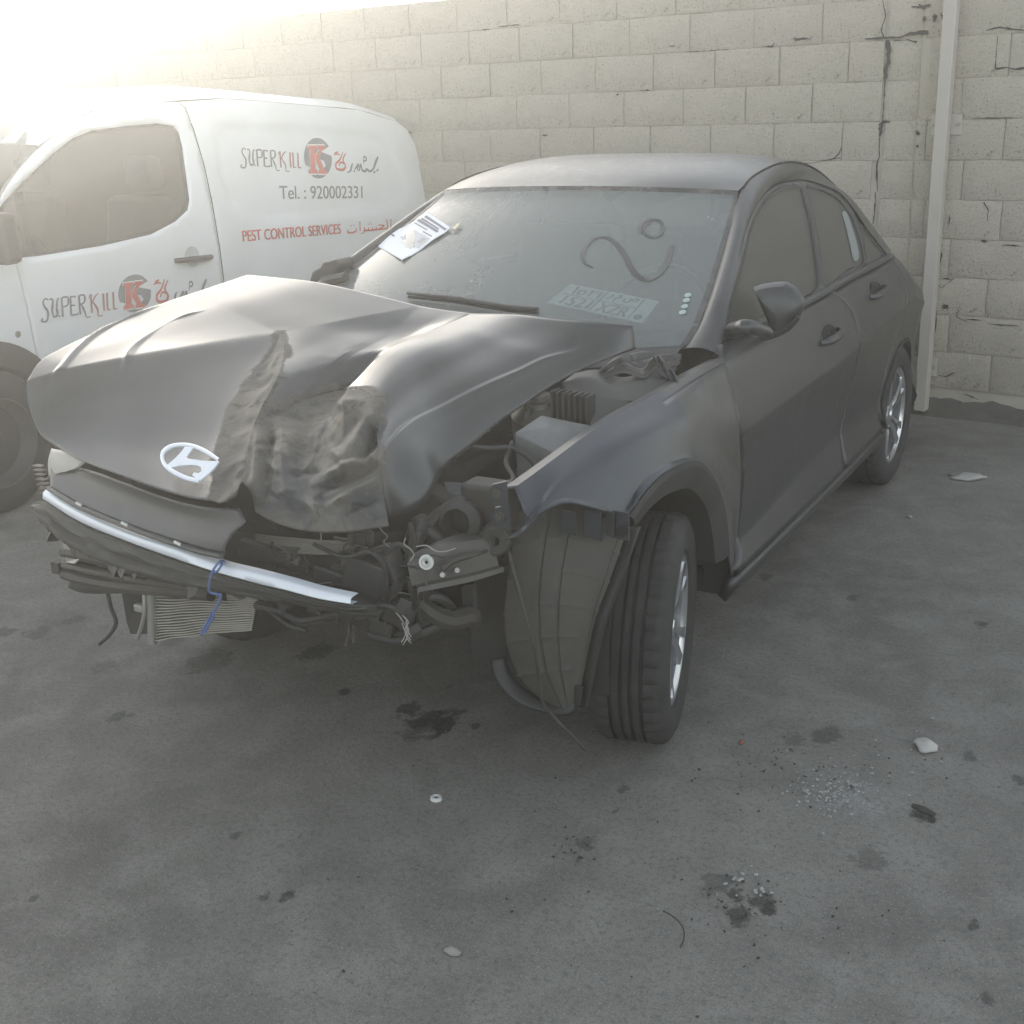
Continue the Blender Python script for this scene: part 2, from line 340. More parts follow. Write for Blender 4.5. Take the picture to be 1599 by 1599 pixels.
# ------------------------------------------------------------------ block wall
TH, OFF, S0, Z0, BL, BH = -.09858, 4.14212, -3.17524, 1.55257, .39572, .20169
WN = np.array((-math.sin(TH), math.cos(TH), 0)); WD = np.array((math.cos(TH), math.sin(TH), 0))
def wp(s, z, out=0): return WN*(OFF-out)+WD*(S0+BL*s)+np.array((0, 0, z))
def wall():
    M = Mat('painted_block'); n1 = M.ramp(M.noise(1.3, 5, .6), [(.3, 0.), (.7, 1.)])
    oi = M.t.nodes.new('ShaderNodeObjectInfo')
    c = M.mix(n1, (.445, .40, .335), (.565, .515, .44)); c = M.mix(M.math('MULTIPLY', oi.outputs['Random'], .35), c, (.57, .525, .435)); c = M.mix(M.ramp(M.noise(14, 6, .7), [(.45, 0.), (.75, .45)]), c, (.40, .37, .305))
    p = M.pos(); low = M.math('MULTIPLY', M.math('SUBTRACT', .55, M.math('ADD', p[2], M.math('MULTIPLY', M.math('SUBTRACT', M.noise(4, 5), .5), .9))), 1.3, True)
    c = M.mix(M.math('MULTIPLY', low, .65), c, (.26, .235, .195))
    # rust-brown run-off beside the post
    q = wp(8.55, 1.2); dx = M.math('ABSOLUTE', M.math('SUBTRACT', M.math('ADD', p[0], M.math('MULTIPLY', M.math('SUBTRACT', M.noise(3, 4), .5), .12)), float(q[0])))
    c = M.mix(M.math('MULTIPLY', M.math('SUBTRACT', .14, dx), 3.2, True), c, (.42, .375, .285))
    pit = M.noise(95, 4, .72); c = M.mix(M.ramp(pit, [(.33, .85), (.43, 0.)]), c, (.16, .15, .125))
    pit2 = M.ramp(M.noise(38, 5, .75, .6), [(.31, 1.), (.37, 0.)]); c = M.mix(M.math('MULTIPLY', pit2, .7), c, (.10, .095, .08))
    M.set(Base_Color=c, Roughness=.9, Specular_IOR_Level=.2)
    h = M.math('ADD', M.noise(70, 5, .7), M.math('MULTIPLY', M.math('SUBTRACT', 1., pit2), 1.2)); M.bump(h, .9, .012)
    Mj = simple('painted_mortar', (.44, .41, .345), .95, var=.25, scale=9, bump=.5, bscale=50)
    Mg = simple('joint_shade', (.05, .046, .04), .95, var=.3)
    W = thing('block_wall', 'tall cream painted concrete block boundary wall behind both vehicles', 'wall', tuple(wp(0, 0)))
    L = 14.0
    b = MB(); a0, a1 = -16, 13                                             # mortar core
    for (za, zb, o) in ((0, Z0+4*BH-.004, -.006),):
        V = [wp(a0, za, o), wp(a1, za, o), wp(a1, zb, o), wp(a0, zb, o)]; V += [v+WN*.17 for v in V]
        b.add(V, [(0, 1, 2, 3), (5, 4, 7, 6), (1, 5, 6, 2), (4, 0, 3, 7), (3, 2, 6, 7)])
    b.build('mortar', Mj, W, smooth=False)
    shared = []
    rnd = random.Random(3)
    def block_mesh(ln, k):
        """face with a worn rim: 4x3 front quads, sides going back"""
        g = (.0045, .003, .002, .0035)[k]; hl, hh = ln/2-g, BH/2-.0009; xs = [-hl, -hl+.012, -hl/3, hl/3, hl-.012, hl]; zs = [-hh, -hh+.010, 0, hh-.010, hh]
        B = MB(); G = np.zeros((len(zs), len(xs), 3))
        for j, z in enumerate(zs):
            for i, x in enumerate(xs):
                rim = (i in (0, 5))*.0035+(j in (0, 4))*.0035
                G[j, i] = (x+rnd.uniform(-.002, .002), rim+rnd.uniform(-.0016, .0016)-.001, z+rnd.uniform(-.0018, .0018))
        B.grid(G)
        n = len(xs); mm = len(zs); ring = [i for i in range(n)]+[j*n+n-1 for j in range(1, mm)]+[(mm-1)*n+i for i in range(n-2, -1, -1)]+[j*n for j in range(mm-2, 0, -1)]
        back = [np.array(B.v[i])*np.array((1, 0, 1))+np.array((0, .03, 0)) for i in ring]
        o = len(B.v); B.v += [tuple(q) for q in back]; k2 = len(ring)
        B.f += [(ring[i], o+i, o+(i+1) % k2, ring[(i+1) % k2]) for i in range(k2)]; B.mi += [0]*k2
        return B
    variants = {}
    def place(s, r, ln, push=0):
        key = (round(ln, 2), rnd.randrange(4))
        if key not in variants:
            o = block_mesh(ln, key[1]).build('block', M.m, None, angle=50); variants[key] = o.data; bpy.data.objects.remove(o)
        o = bpy.data.objects.new('block', variants[key]); COL.objects.link(o); o.parent = W
        o.location = Vector(wp(s, Z0+BH*(r+.5), .004+push))-W.location; o.rotation_euler = (rnd.uniform(-.008, .008), rnd.uniform(-.004, .004), TH+rnd.uniform(-.012, .012))
    offs = {3: -.12, 2: .1, 1: .5, 0: 0, -1: .45, -2: .9, -3: .4, -4: .95, -5: .45, -6: 0, -7: .5}
    roff = {3: .6, 2: .45, 1: .12, 0: .62, -1: .15, -2: .72, -3: .2, -4: .62, -5: .1, -6: .7, -7: .25}
    for r in range(-7, 4):
        # left run up to the straight crack at s = 8
        x = 8.0-.02; first = ((8-offs[r]) % 1) or 1.0
        x0 = 8-first; spans = [(x0, x)] if first > .12 else []
        k = x0
        while k > (-13.5 if r >= 0 else -9): spans.append((k-1, k)); k -= 1
        for (p0, p1) in spans: place((p0+p1)/2, r, (p1-p0)*BL, rnd.uniform(-.002, .002))
        place(8.24, r, .43*BL+.004, -.003)                                     # short pillar beside the crack
        k = 8.47+roff[r]*.9; spans = [(8.47, k)] if roff[r] > .12 else []
        while k < 12.4: spans.append((k, k+1)); k += 1
        for (p0, p1) in spans: place((p0+p1)/2, r, (p1-p0)*BL, rnd.uniform(-.002, .002))
    # broken mortar: shade of holes and cracks painted as dark pieces on the face
    def hole_shade(s, z, ws, hz, seed):
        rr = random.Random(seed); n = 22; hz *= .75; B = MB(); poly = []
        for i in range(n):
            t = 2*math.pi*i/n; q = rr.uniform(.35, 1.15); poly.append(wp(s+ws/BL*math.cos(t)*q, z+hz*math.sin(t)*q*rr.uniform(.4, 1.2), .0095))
        B.prism(poly[::-1], WN*.004); B.build('joint_shade', Mg, W, smooth=False)
    def wall_hit(px, py):
        q = on_plane(px, py, wp(0, 0), WN); return (np.dot(q, WD)-S0)/BL, q[2]
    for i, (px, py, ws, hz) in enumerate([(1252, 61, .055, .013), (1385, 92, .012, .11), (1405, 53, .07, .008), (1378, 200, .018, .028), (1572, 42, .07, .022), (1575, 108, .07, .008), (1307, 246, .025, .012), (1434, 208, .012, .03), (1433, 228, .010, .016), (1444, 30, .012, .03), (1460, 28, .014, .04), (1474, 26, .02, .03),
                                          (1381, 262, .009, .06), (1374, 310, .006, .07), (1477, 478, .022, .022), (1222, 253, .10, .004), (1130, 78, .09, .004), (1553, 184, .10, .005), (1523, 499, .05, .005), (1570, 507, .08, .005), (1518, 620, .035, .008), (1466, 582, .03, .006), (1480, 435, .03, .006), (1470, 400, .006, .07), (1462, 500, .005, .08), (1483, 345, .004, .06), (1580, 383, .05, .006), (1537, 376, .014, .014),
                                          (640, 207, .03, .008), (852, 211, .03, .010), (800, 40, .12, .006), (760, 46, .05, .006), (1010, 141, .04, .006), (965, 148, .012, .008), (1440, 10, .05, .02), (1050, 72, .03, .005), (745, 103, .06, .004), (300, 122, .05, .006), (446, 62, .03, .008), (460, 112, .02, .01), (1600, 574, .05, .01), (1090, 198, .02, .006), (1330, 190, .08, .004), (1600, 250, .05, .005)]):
        s, z = wall_hit(px, py); hole_shade(s, z, ws, hz, i) if i < 36 and i not in (1, 2, 3, 4, 5, 6, 12, 13, 15, 16, 20, 21) else None
    def crack_shade(px, wd, seed):  # dark ribbon on the block face, painting the shade inside a crack
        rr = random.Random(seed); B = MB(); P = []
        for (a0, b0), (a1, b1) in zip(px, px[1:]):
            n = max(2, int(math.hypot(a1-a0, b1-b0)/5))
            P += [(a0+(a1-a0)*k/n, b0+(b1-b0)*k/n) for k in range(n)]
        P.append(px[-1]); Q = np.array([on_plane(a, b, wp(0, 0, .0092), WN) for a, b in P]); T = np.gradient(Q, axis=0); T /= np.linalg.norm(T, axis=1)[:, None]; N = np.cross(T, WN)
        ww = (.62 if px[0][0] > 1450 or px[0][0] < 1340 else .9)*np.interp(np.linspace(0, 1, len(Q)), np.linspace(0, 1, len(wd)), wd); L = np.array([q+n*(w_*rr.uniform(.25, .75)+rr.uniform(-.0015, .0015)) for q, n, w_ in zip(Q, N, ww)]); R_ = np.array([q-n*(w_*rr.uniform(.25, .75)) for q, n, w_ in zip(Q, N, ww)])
        B.grid(np.stack([L, R_])); B.build('crack_shade', Mg, W, smooth=False)
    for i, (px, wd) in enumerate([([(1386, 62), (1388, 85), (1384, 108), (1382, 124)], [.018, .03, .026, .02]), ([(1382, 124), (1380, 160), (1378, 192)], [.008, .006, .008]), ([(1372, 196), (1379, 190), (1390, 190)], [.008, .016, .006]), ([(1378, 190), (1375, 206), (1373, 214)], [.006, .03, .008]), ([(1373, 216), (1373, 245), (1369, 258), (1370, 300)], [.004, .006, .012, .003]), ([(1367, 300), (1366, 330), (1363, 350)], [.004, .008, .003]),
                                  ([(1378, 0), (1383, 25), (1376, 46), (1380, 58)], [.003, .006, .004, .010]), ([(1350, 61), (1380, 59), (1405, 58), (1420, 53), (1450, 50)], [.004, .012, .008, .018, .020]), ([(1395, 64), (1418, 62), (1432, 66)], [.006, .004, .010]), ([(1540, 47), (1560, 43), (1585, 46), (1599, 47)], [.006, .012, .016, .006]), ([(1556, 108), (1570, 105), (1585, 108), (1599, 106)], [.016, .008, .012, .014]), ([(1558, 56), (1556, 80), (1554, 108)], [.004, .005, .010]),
                                  ([(1536, 316), (1543, 328), (1542, 345)], [.010, .006, .004]), ([(1499, 478), (1493, 495), (1510, 502)], [.003, .006, .004]), ([(1072, 81), (1100, 80), (1138, 77)], [.008, .005, .003]), ([(1190, 72), (1205, 73), (1210, 66)], [.005, .012, .004]), ([(1208, 254), (1240, 257), (1270, 254), (1312, 246)], [.008, .009, .005, .010]), ([(1300, 248), (1310, 240), (1314, 230)], [.004, .016, .004]), ([(1465, 586), (1478, 588), (1490, 582)], [.006, .010, .006]), ([(1505, 615), (1518, 620), (1527, 624)], [.005, .010, .004]), ([(1460, 440), (1470, 450), (1490, 434)], [.003, .004, .003])]): crack_shade(px, wd, 100+i)
    # rough cement haunch along the foot
    B = MB(); G = []
    ss = np.linspace(-16, 13, 260)
    for j, (o, z) in enumerate(((.002, .075), (.012, .055), (.016, .03), (.024, .008), (.07, -.006), (.10, -.02))):
        G.append([wp(s, max(-.02, z+(.05*noise.noise((s*1.7, j*.3, 1))+.03*noise.noise((s*6, j, 4)))*(z > .02)), o+.02*noise.noise((s*3, j*2, 8))*(j > 2)) for s in ss])
    B.grid(np.array(G)); B.build('cement_footing', simple('cement', (.13, .122, .106), .95, var=.3, scale=14, bump=.6, bscale=60), W)
wall()
def drain_post():
    Mp = simple('cream_painted_steel', (.50, .465, .41), .5, var=.06, scale=6, dust=.25, dcol=(.42, .39, .34), bump=.03)
    lo = on_plane(1438, 640, wp(0, 0, .06), WN); base = lo.copy(); base[2] = 0
    up = on_plane(1487, 0, wp(0, 0, .06), WN)
    T = thing('drain_post', 'cream square steel pipe fixed upright to block wall by car tail', 'pipe', tuple(base))
    ax = np.array((up-base)); ax /= np.linalg.norm(ax); top = base+ax*3.2
    w2 = .033
    B = MB(); V = []
    for c in (base+ax*.02, top):
        V += [c-WD*w2-WN*w2, c+WD*w2-WN*w2, c+WD*w2+WN*w2, c-WD*w2+WN*w2]
    B.add(V, [(0, 1, 5, 4), (1, 2, 6, 5), (2, 3, 7, 6), (3, 0, 4, 7), (4, 5, 6, 7), (3, 2, 1, 0)]); B.build('pipe_shaft', Mp, T, bevel=.006)
    for (px, py) in ((1478, 195), (1441, 572)):
        c = on_plane(px, py, wp(0, 0, .012), WN); R = Matrix(((WD[0], WN[0], 0), (WD[1], WN[1], 0), (0, 0, 1)))
        B = MB(); B.box(c, (.155, .006, .10), R)
        br = B.build('bracket', Mp, T, bevel=.002, smooth=False)
        for sx in (-.06, .06):
            for dz in (-.0,):
                S = MB(); S.lathe([(.0, -.006), (.007, -.006), (.009, 0), (.009, .004)], c+WD*sx-WN*.004, -WN, 10); S.build('screw', M_grime, br)
    q = on_plane(1474, 170, wp(0, 0, .095), WN)
    S = MB(); S.box(base+ax*2.42, (.069, .069, .006), Matrix(((WD[0], WN[0], 0), (WD[1], WN[1], 0), (0, 0, 1)))); S.build('pipe_joint', Mp, T, smooth=False)
drain_post()
# ------------------------------------------------------------------ white van
M_van = Mat('white_van_paint'); M_van.set(Base_Color=M_van.mix(M_van.ramp(M_van.noise(2.5, 6, .6), [(.3, 0.), (.75, .5)]), (.80, .81, .81), (.66, .64, .60)), Roughness=.38, Coat_Weight=.3, Coat_Roughness=.15); M_van = M_van.m
M_ink = simple('grey_vinyl', (.19, .195, .21), .5, var=.05); M_red = simple('red_vinyl', (.56, .12, .095), .5, var=.05)
M_rust = simple('faded_red_vinyl', (.36, .17, .155), .5, var=.05)
M_vglass = dust_glass('van_window_glass', (.55, .58, .55), .14, (.42, .41, .36))
def van():
    T = thing('pest_control_van', 'white pest control delivery van with lettered side parked by wall', 'van', (-3.66, 1.6, 0))
    XR, XC = -4.56, -3.65
    def sx(y, z):
        """left side of the body"""
        x = -2.735-.012*abs(z-.75)-.13*max(0, (z-1.02)/.72)**1.7
        if z < .45: x -= .04*(.45-z)/.2
        x -= .30*max(0, (.95-y)/1.25)**2.2; x -= .07*max(0, (y-4.3)/.4)**2
        return x
    def hit(px, py):
        x = -2.75
        for _ in range(6):
            q = at(px, py, x=x); x = sx(q[1], q[2])
        return np.array((x, q[1], q[2]))
    def YZ(l): return [tuple(hit(a, b)[1:]) for a, b in l]
    # side panel recess, rounded outline read on the body
    rec = np.array(YZ([(332, 200), (350, 190), (430, 192), (520, 198), (580, 205), (605, 222), (625, 255), (638, 290), (636, 318), (610, 330), (560, 336), (430, 350), (400, 348), (360, 325), (338, 270)]))
    def sd_poly(p, poly):
        A = poly; Bq = np.roll(poly, -1, 0); D = Bq-A; t = np.clip(((p-A)*D).sum(1)/((D*D).sum(1)), 0, 1)
        d = np.sqrt((((A+D*t[:, None])-p)**2).sum(1)).min(); ins = False
        for (x1, y1), (x2, y2) in zip(A, Bq):
            if (y1 > p[1]) != (y2 > p[1]) and p[0] < (x2-x1)*(p[1]-y1)/(y2-y1)+x1: ins = not ins
        return -d if ins else d
    def side(y, z, off=0):
        x = sx(y, z)
        if 2.3 < y < 4.6 and .95 < z < 1.75: x -= .014*sstep(.0, -.045, sd_poly(np.array((y, z)), rec))
        return (x+off, y, z)
    zr = lambda y: lerp_tab(y, [(1.35, 1.50), (1.7, 1.70), (2.0, 1.765), (2.45, 1.79), (3.2, 1.765), (4.1, 1.68), (4.3, 1.63)])
    # door and panel outlines
    split = YZ([(289, 168), (303, 205), (318, 255), (330, 310), (342, 380), (350, 440)])
    split = [(split[0][0]-.04, split[0][1]+.03)]+split+[(split[-1][0]+.02, .5), (split[-1][0]+.02, .34)]
    dfront = YZ([(25, 407), (38, 455), (50, 510), (60, 560)]); dfront = dfront+[(dfront[-1][0]+.02, .5), (dfront[-1][0]+.03, .34)]
    win = YZ([(272, 196), (280, 206), (286, 230), (297, 312), (294, 328), (275, 346), (237, 366), (160, 384), (60, 400), (8, 405), (-22, 398), (0, 322), (37, 282), (82, 240), (115, 215), (145, 203), (200, 196), (245, 192)])
    apil = YZ([(-60, 408), (-25, 360), (10, 290), (40, 250), (82, 212), (115, 188), (150, 170), (200, 161), (250, 158)])
    wheel_y, wheel_z, wr = .72, .33, .40
    def arch(cy, r, a0, a1, n=16): return [(cy+r*math.cos(a0+(a1-a0)*i/n), wheel_z+.02+r*math.sin(a0+(a1-a0)*i/n)) for i in range(n+1)]
    gap = .004
    # front door: front gap down, sill, split up, roof line back to the front
    door = [(apil[0][0]+.02, apil[0][1])]+dfront+[(p[0]-gap, p[1]) for p in split[::-1]][:]
    top = [p for p in apil[::-1] if p[0] < split[0][0]-.02]
    door = door+top[:-1]
    B = MB(); B.sheet(door, [win], .035, lambda y, z: side(y, z)); D = B.build('front_door', M_van, T, thick=.03, outv=(1, 0, 0))
    G = MB(); G.sheet(win, [], .08, lambda y, z: side(y, z, -.012)); G.build('window', M_vglass, D)
    ring = np.array(win); cen = ring.mean(0); inn = [tuple(cen+(p-cen)*.955) for p in ring]
    S = MB(); S.sheet(win, [inn], .06, lambda y, z: side(y, z, -.006)); S.build('window_seal', M_black, D)
    q0, q1 = YZ([(33, 300), (50, 398)]); P = MB(); P.prism([side(q0[0]-.02, q0[1], -.01), side(q0[0]+.02, q0[1], -.01), side(q1[0]+.02, q1[1], -.01), side(q1[0]-.02, q1[1], -.01)], (-.02, 0, 0)); P.build('window_bar', M_black, D)
    # handle
    h0, h1 = hit(272, 407), hit(329, 401); H = MB(); H.tube([h0+np.array((.004, 0, 0)), h0*.75+h1*.25+np.array((.035, 0, .0)), h0*.25+h1*.75+np.array((.035, 0, 0)), h1+np.array((.004, 0, 0))], [.012, .017, .017, .013], 10); H.build('handle', M_black, D)
    c = (h0+h1)/2; H = MB(); H.lathe([(.0, .002), (.05, .003), (.055, .006)], c+np.array((.002, -.01, .012)), (1, 0, 0), 24); H.build('handle_cup', simple('van_grey', (.55, .55, .55), .5), D)
    # cargo side
    yb = 4.5
    cargo = [(p[0]+gap, p[1]) for p in split]+[(yb-.05, .34), (yb+.08, .6), (4.64, .95)]+YZ([(672, 290), (662, 255), (650, 228), (636, 203), (620, 190)])+YZ([(560, 172), (500, 166), (420, 159), (350, 154)])
    ra = arch(3.5, wr, 0, math.pi); k = [i for i, p in enumerate(cargo) if p == (yb-.05, .34)][0]
    cargo = cargo[:k]+[(3.5-wr, .34)]+ra[::-1]+[(3.5+wr, .34)]+cargo[k:]
    B = MB(); B.sheet(cargo, [], .028, lambda y, z: side(y, z)); B.build('cargo_side', M_van, T)
    # front wing
    wing = [(p[0]-gap*2, p[1]) for p in dfront]+[(wheel_y+wr+.01, .34)]+arch(wheel_y, wr, 0, math.pi)+[(-.12, .45), (-.2, .62), (-.16, .95), (.15, 1.02), (.5, 1.06), (.72, 1.09)]
    wing = wing[:-1]+[(.75, 1.1), (dfront[0][0]-.012, dfront[0][1]+.01)]
    B = MB(); B.sheet(wing, [], .04, lambda y, z: side(y, z)); B.build('front_wing', M_van, T)
    B = MB(); c = (0, 0, 0)                                               # black arch cladding
    for cy, nm in ((wheel_y, 'f'), (3.5, 'r')):
        A1, A2 = arch(cy, wr+.005, -.1, math.pi+.1, 28), arch(cy, wr-.07, -.1, math.pi+.1, 28)
        B = MB(); B.grid(np.array([[side(y, z, .006) for y, z in arch(cy, wr+.045, -.15, math.pi+.15, 28)], [side(y, z, .022) for y, z in A1], [side(y, z, .018) for y, z in A2], [side(y, z, -.12) for y, z in A2]])); B.build('arch_cladding', M_black, T)
    sill = MB(); sill.grid(np.array([[side(y, z, o) for y in np.linspace(wheel_y+wr, 3.5-wr, 24)] for z, o in ((.36, .004), (.34, .02), (.24, .02), (.22, -.1))])); sill.build('sill', M_black, T)
    # roof, right side, ends
    ys = [1.28, 1.45, 1.6, 1.8, 2.0, 2.3, 2.7, 3.2, 3.7, 4.1, 4.35, 4.5]
    top3 = {}
    edge = sorted([hit(a, b) for a, b in [(60, 228), (82, 212), (115, 188), (150, 170), (200, 161), (250, 158), (289, 156), (350, 153.5), (420, 158.5), (500, 165.5), (560, 171.5), (620, 189.5)]], key=lambda q: q[1])
    E = cr(edge, 30); rows = []
    for t, (ox, oz) in zip(range(7), ((0, 0), (-.035, .030), (-.12, .052), (-.3, .07), (-.55, .08), (-.8, .085), (-.93, .086))):
        rows.append(np.array([(e[0]+ox*(1 if t else 1), e[1], e[2]+oz*sstep(1.15, 1.7, e[1])) for e in E]))
    half = np.array(rows); mir = half[::-1].copy(); cx = half[-1, :, 0].mean()
    for r in mir: r[:, 0] = 2*(E[:, 0]-.93)-r[:, 0]
    B = MB(); B.grid(np.concatenate([half, mir[1:]])); B.build('roof', M_van, T)
    mx = lambda p: (2*(-3.66)-p[0], p[1], p[2])
    B = MB(); B.sheet(cargo, [], .2, lambda y, z: mx(side(y, z))); B.sheet(door, [win], .2, lambda y, z: mx(side(y, z))); B.sheet(wing, [], .2, lambda y, z: mx(side(y, z))); B.build('far_side', M_van, T)
    # rear face, nose, bonnet, windscreen
    rp = cargo[[i for i, p in enumerate(cargo) if p == (yb-.05, .34)][0]:][:9]
    L = np.array([side(y, z) for y, z in rp]); Rr = np.array([mx(p) for p in L]); B = MB(); B.grid(ruled(L, Rr, 9, .06, (0, 1, 0))); B.build('rear_doors', M_van, T)
    nose = np.array([side(y, z) for y, z in [(-.10, .3), (-.14, .45), (-.2, .62), (-.16, .95)]]); B = MB(); B.grid(ruled(nose, np.array([mx(p) for p in nose]), 11, .2, (0, -1, 0))); B.build('nose', M_van, T)
    bon = np.array([side(y, z) for y, z in [(-.16, .95), (.15, 1.02), (.5, 1.06), (.75, 1.1), (.86, 1.12)]]); B = MB(); G = ruled(bon, np.array([mx(p) for p in bon]), 11, .07, (0, 0, 1)); v = np.linspace(0, 1, 11)
    G[:, 0, 1] -= .2*4*v*(1-v); B.grid(G); B.build('bonnet', M_van, T)
    ap = cr([side(y, z, .002) for y, z in apil[:7]], 16); G = ruled(ap, np.array([mx(p) for p in ap]), 13, .0); v = np.linspace(0, 1, 13)[:, None]; G[:, :, 1] -= .16*4*v*(1-v)
    B = MB(); B.grid(G); B.build('windscreen', M_vglass, T)
    # pillar strip left of the window up to the roof
    pl = cr([side(y, z, .004) for y, z in apil], 20); pr = cr([side(y+.05, z-.015, .001) for y, z in apil], 20)
    # inside: floor, dash, two seats, steering wheel
    B = MB(); B.box((-3.66, 2.2, .4), (1.6, 4.0, .05)); B.box((-3.66, 2.55, 1.05), (1.6, .04, 1.25)); B.build('cabin_shell', M_dark, T, smooth=False)
    B = MB(); B.box((-3.66, 1.0, .95), (1.5, .5, .25)); B.build('dashboard', M_black, T, bevel=.05)
    Ms = simple('grey_seat_cloth', (.10, .10, .10), .9)
    for cx in (-3.2, -4.1):
        B = MB(); B.box((cx, 1.95, .62), (.48, .5, .2)); B.box((cx, 2.22, 1.0), (.46, .16, .62), Matrix.Rotation(-.2, 3, 'X')); B.box((cx, 2.3, 1.42), (.26, .1, .2)); B.build('seat', Ms, T, bevel=.05)
    B = MB(); B.lathe([(.19+.014*math.cos(a), .014*math.sin(a)) for a in np.linspace(0, 2*math.pi, 9)], (-3.2, 1.42, 1.08), (0, -.85, -.5), 32); B.build('steering_wheel', M_black, T)
    # wheels
    for cy in (wheel_y, 3.5):
        c = (-2.80, cy, wheel_z)
        B = MB(); prof = [(.21, -.10), (.25, -.105), (.30, -.10), (.325, -.085), (.33, -.05), (.33, .05), (.325, .085), (.30, .10), (.25, .105), (.21, .10)]
        B.lathe(prof, c, (1, 0, 0), 64); W = B.build('wheel', M_tyre, T)
        R_ = MB(); R_.lathe([(.0, .06), (.05, .06), (.07, .045), (.17, .03), (.19, .06), (.205, .10), (.215, .10)], c, (1, 0, 0), 40); R_.build('rim', simple('steel_rim', (.10, .10, .10), .5, .6, dust=.5, dcol=(.12, .115, .10)), W)
    B = MB(); B.box((-3.66, 2.1, .3), (1.4, 4.2, .1)); B.box((-3.66, wheel_y, .6), (1.5, .9, .4)); B.build('underbody', M_dark, T, smooth=False)
    # door mirror
    q = hit(-14, 380); B = MB(); B.box(q+np.array((.12, -.06, .03)), (.20, .10, .22)); B.box(q+np.array((.02, -.03, -.06)), (.12, .07, .05)); B.build('mirror', M_black, T, bevel=.035)
    B = MB(); a, b2 = hit(28, 523), hit(20, 514); B.lathe([(.0, .004), (.012, .004), (.016, .001)], hit(28, 522), (1, 0, 0), 14); B.build('side_repeater', simple('amber_grey', (.25, .22, .2), .4), T)
    # stickers
    def lettering(name, polys, mat, p0, p1, p2, parent=T):
        """polys in unit text space: x along p0->p1 (0..1), y along p0->p2 (0..1)"""
        A, Bx, Cy = hit(*p0)[1:], hit(*p1)[1:], hit(*p2)[1:]; W_ = MB()
        for poly, holes in polys:
            Q = lambda p: tuple(A+(Bx-A)*p[0]+(Cy-A)*p[1])
            W_.sheet([Q(p) for p in poly], [[Q(p) for p in h] for h in holes], .5, lambda y, z: side(y, z, .0035))
        return W_.build(name, mat, parent)
    def font_polys(txt, size_x=1, spacing=1.0):
        """outline text with Blender's own font, scaled to the unit square"""
        cu = bpy.data.curves.new('t', 'FONT'); cu.body = txt; cu.space_character = spacing; o = bpy.data.objects.new('t', cu); COL.objects.link(o)
        bpy.context.view_layer.update(); me = bpy.data.meshes.new_from_object(o.evaluated_get(bpy.context.evaluated_depsgraph_get()))
        V = np.array([v.co[:2] for v in me.vertices]); F = [tuple(p.vertices) for p in me.polygons]; bpy.data.objects.remove(o)
        lo, hi = V.min(0), V.max(0); return (V-lo)/(hi-lo), F
    def font_sticker(name, txt, mat, p0, p1, p2, parent=T, bold=0, spacing=1.0):
        V, F = font_polys(txt, spacing=spacing); A, Bx, Cy = hit(*p0)[1:], hit(*p1)[1:], hit(*p2)[1:]
        W_ = MB(); reps = [(0, 0)]+([(bold, 0)] if bold else [])
        if name == 'phone_number':
            par = list(range(len(V)))
            def fd(i):
                while par[i] != i: i = par[i]
                return i
            for f in F:
                for q in f[1:]: par[fd(q)] = fd(f[0])
            for root in sorted({fd(f[0]) for f in F}):
                ff = [f for f in F if fd(f[0]) == root]; ids = sorted({i for f in ff for i in f}); mp = {i: k for k, i in enumerate(ids)}; D_ = MB()
                for k, (ox, oz) in enumerate(reps): D_.add([side(*(A+(Bx-A)*(V[i][0]+ox)+(Cy-A)*(V[i][1]+oz)), .0035+.0006*k) for i in ids], [tuple(mp[i] for i in f) for f in ff])
                D_.build('phone_number', mat, parent, smooth=False)
            return
        for k, (ox, oz) in enumerate(reps): W_.add([side(*(A+(Bx-A)*(p[0]+ox)+(Cy-A)*(p[1]+oz)), .0035+.0006*k) for p in V], F)
        return W_.build(name, mat, parent, smooth=False)
    def strokes(name, lines, mat, p0, p1, p2, parent=T, asp=1.0):
        A, Bx, Cy = hit(*p0)[1:], hit(*p1)[1:], hit(*p2)[1:]; W_ = MB(); k = 0
        for pts, wd in lines:
            C = cr([(p[0], p[1], 0) for p in pts], max(6, len(pts)*7))[:, :2]; Q = np.array([A+(Bx-A)*p[0]+(Cy-A)*p[1] for p in C])
            t = np.gradient(Q, axis=0); t /= np.maximum(1e-9, np.linalg.norm(t, axis=1))[:, None]; nn = np.stack([-t[:, 1], t[:, 0]], 1)
            wv = np.interp(np.linspace(0, 1, len(Q)), np.linspace(0, 1, len(wd)), wd)[:, None]*np.linalg.norm(Cy-A)
            W_.grid(np.array([[side(*p, .0035+.0004*k) for p in Q+nn*wv/2], [side(*p, .0035+.0004*k) for p in Q-nn*wv/2]])); k = (k+1) % 5
        return W_.build(name, mat, parent, smooth=False)
    th, tn = [.13, .13], [.07, .07]
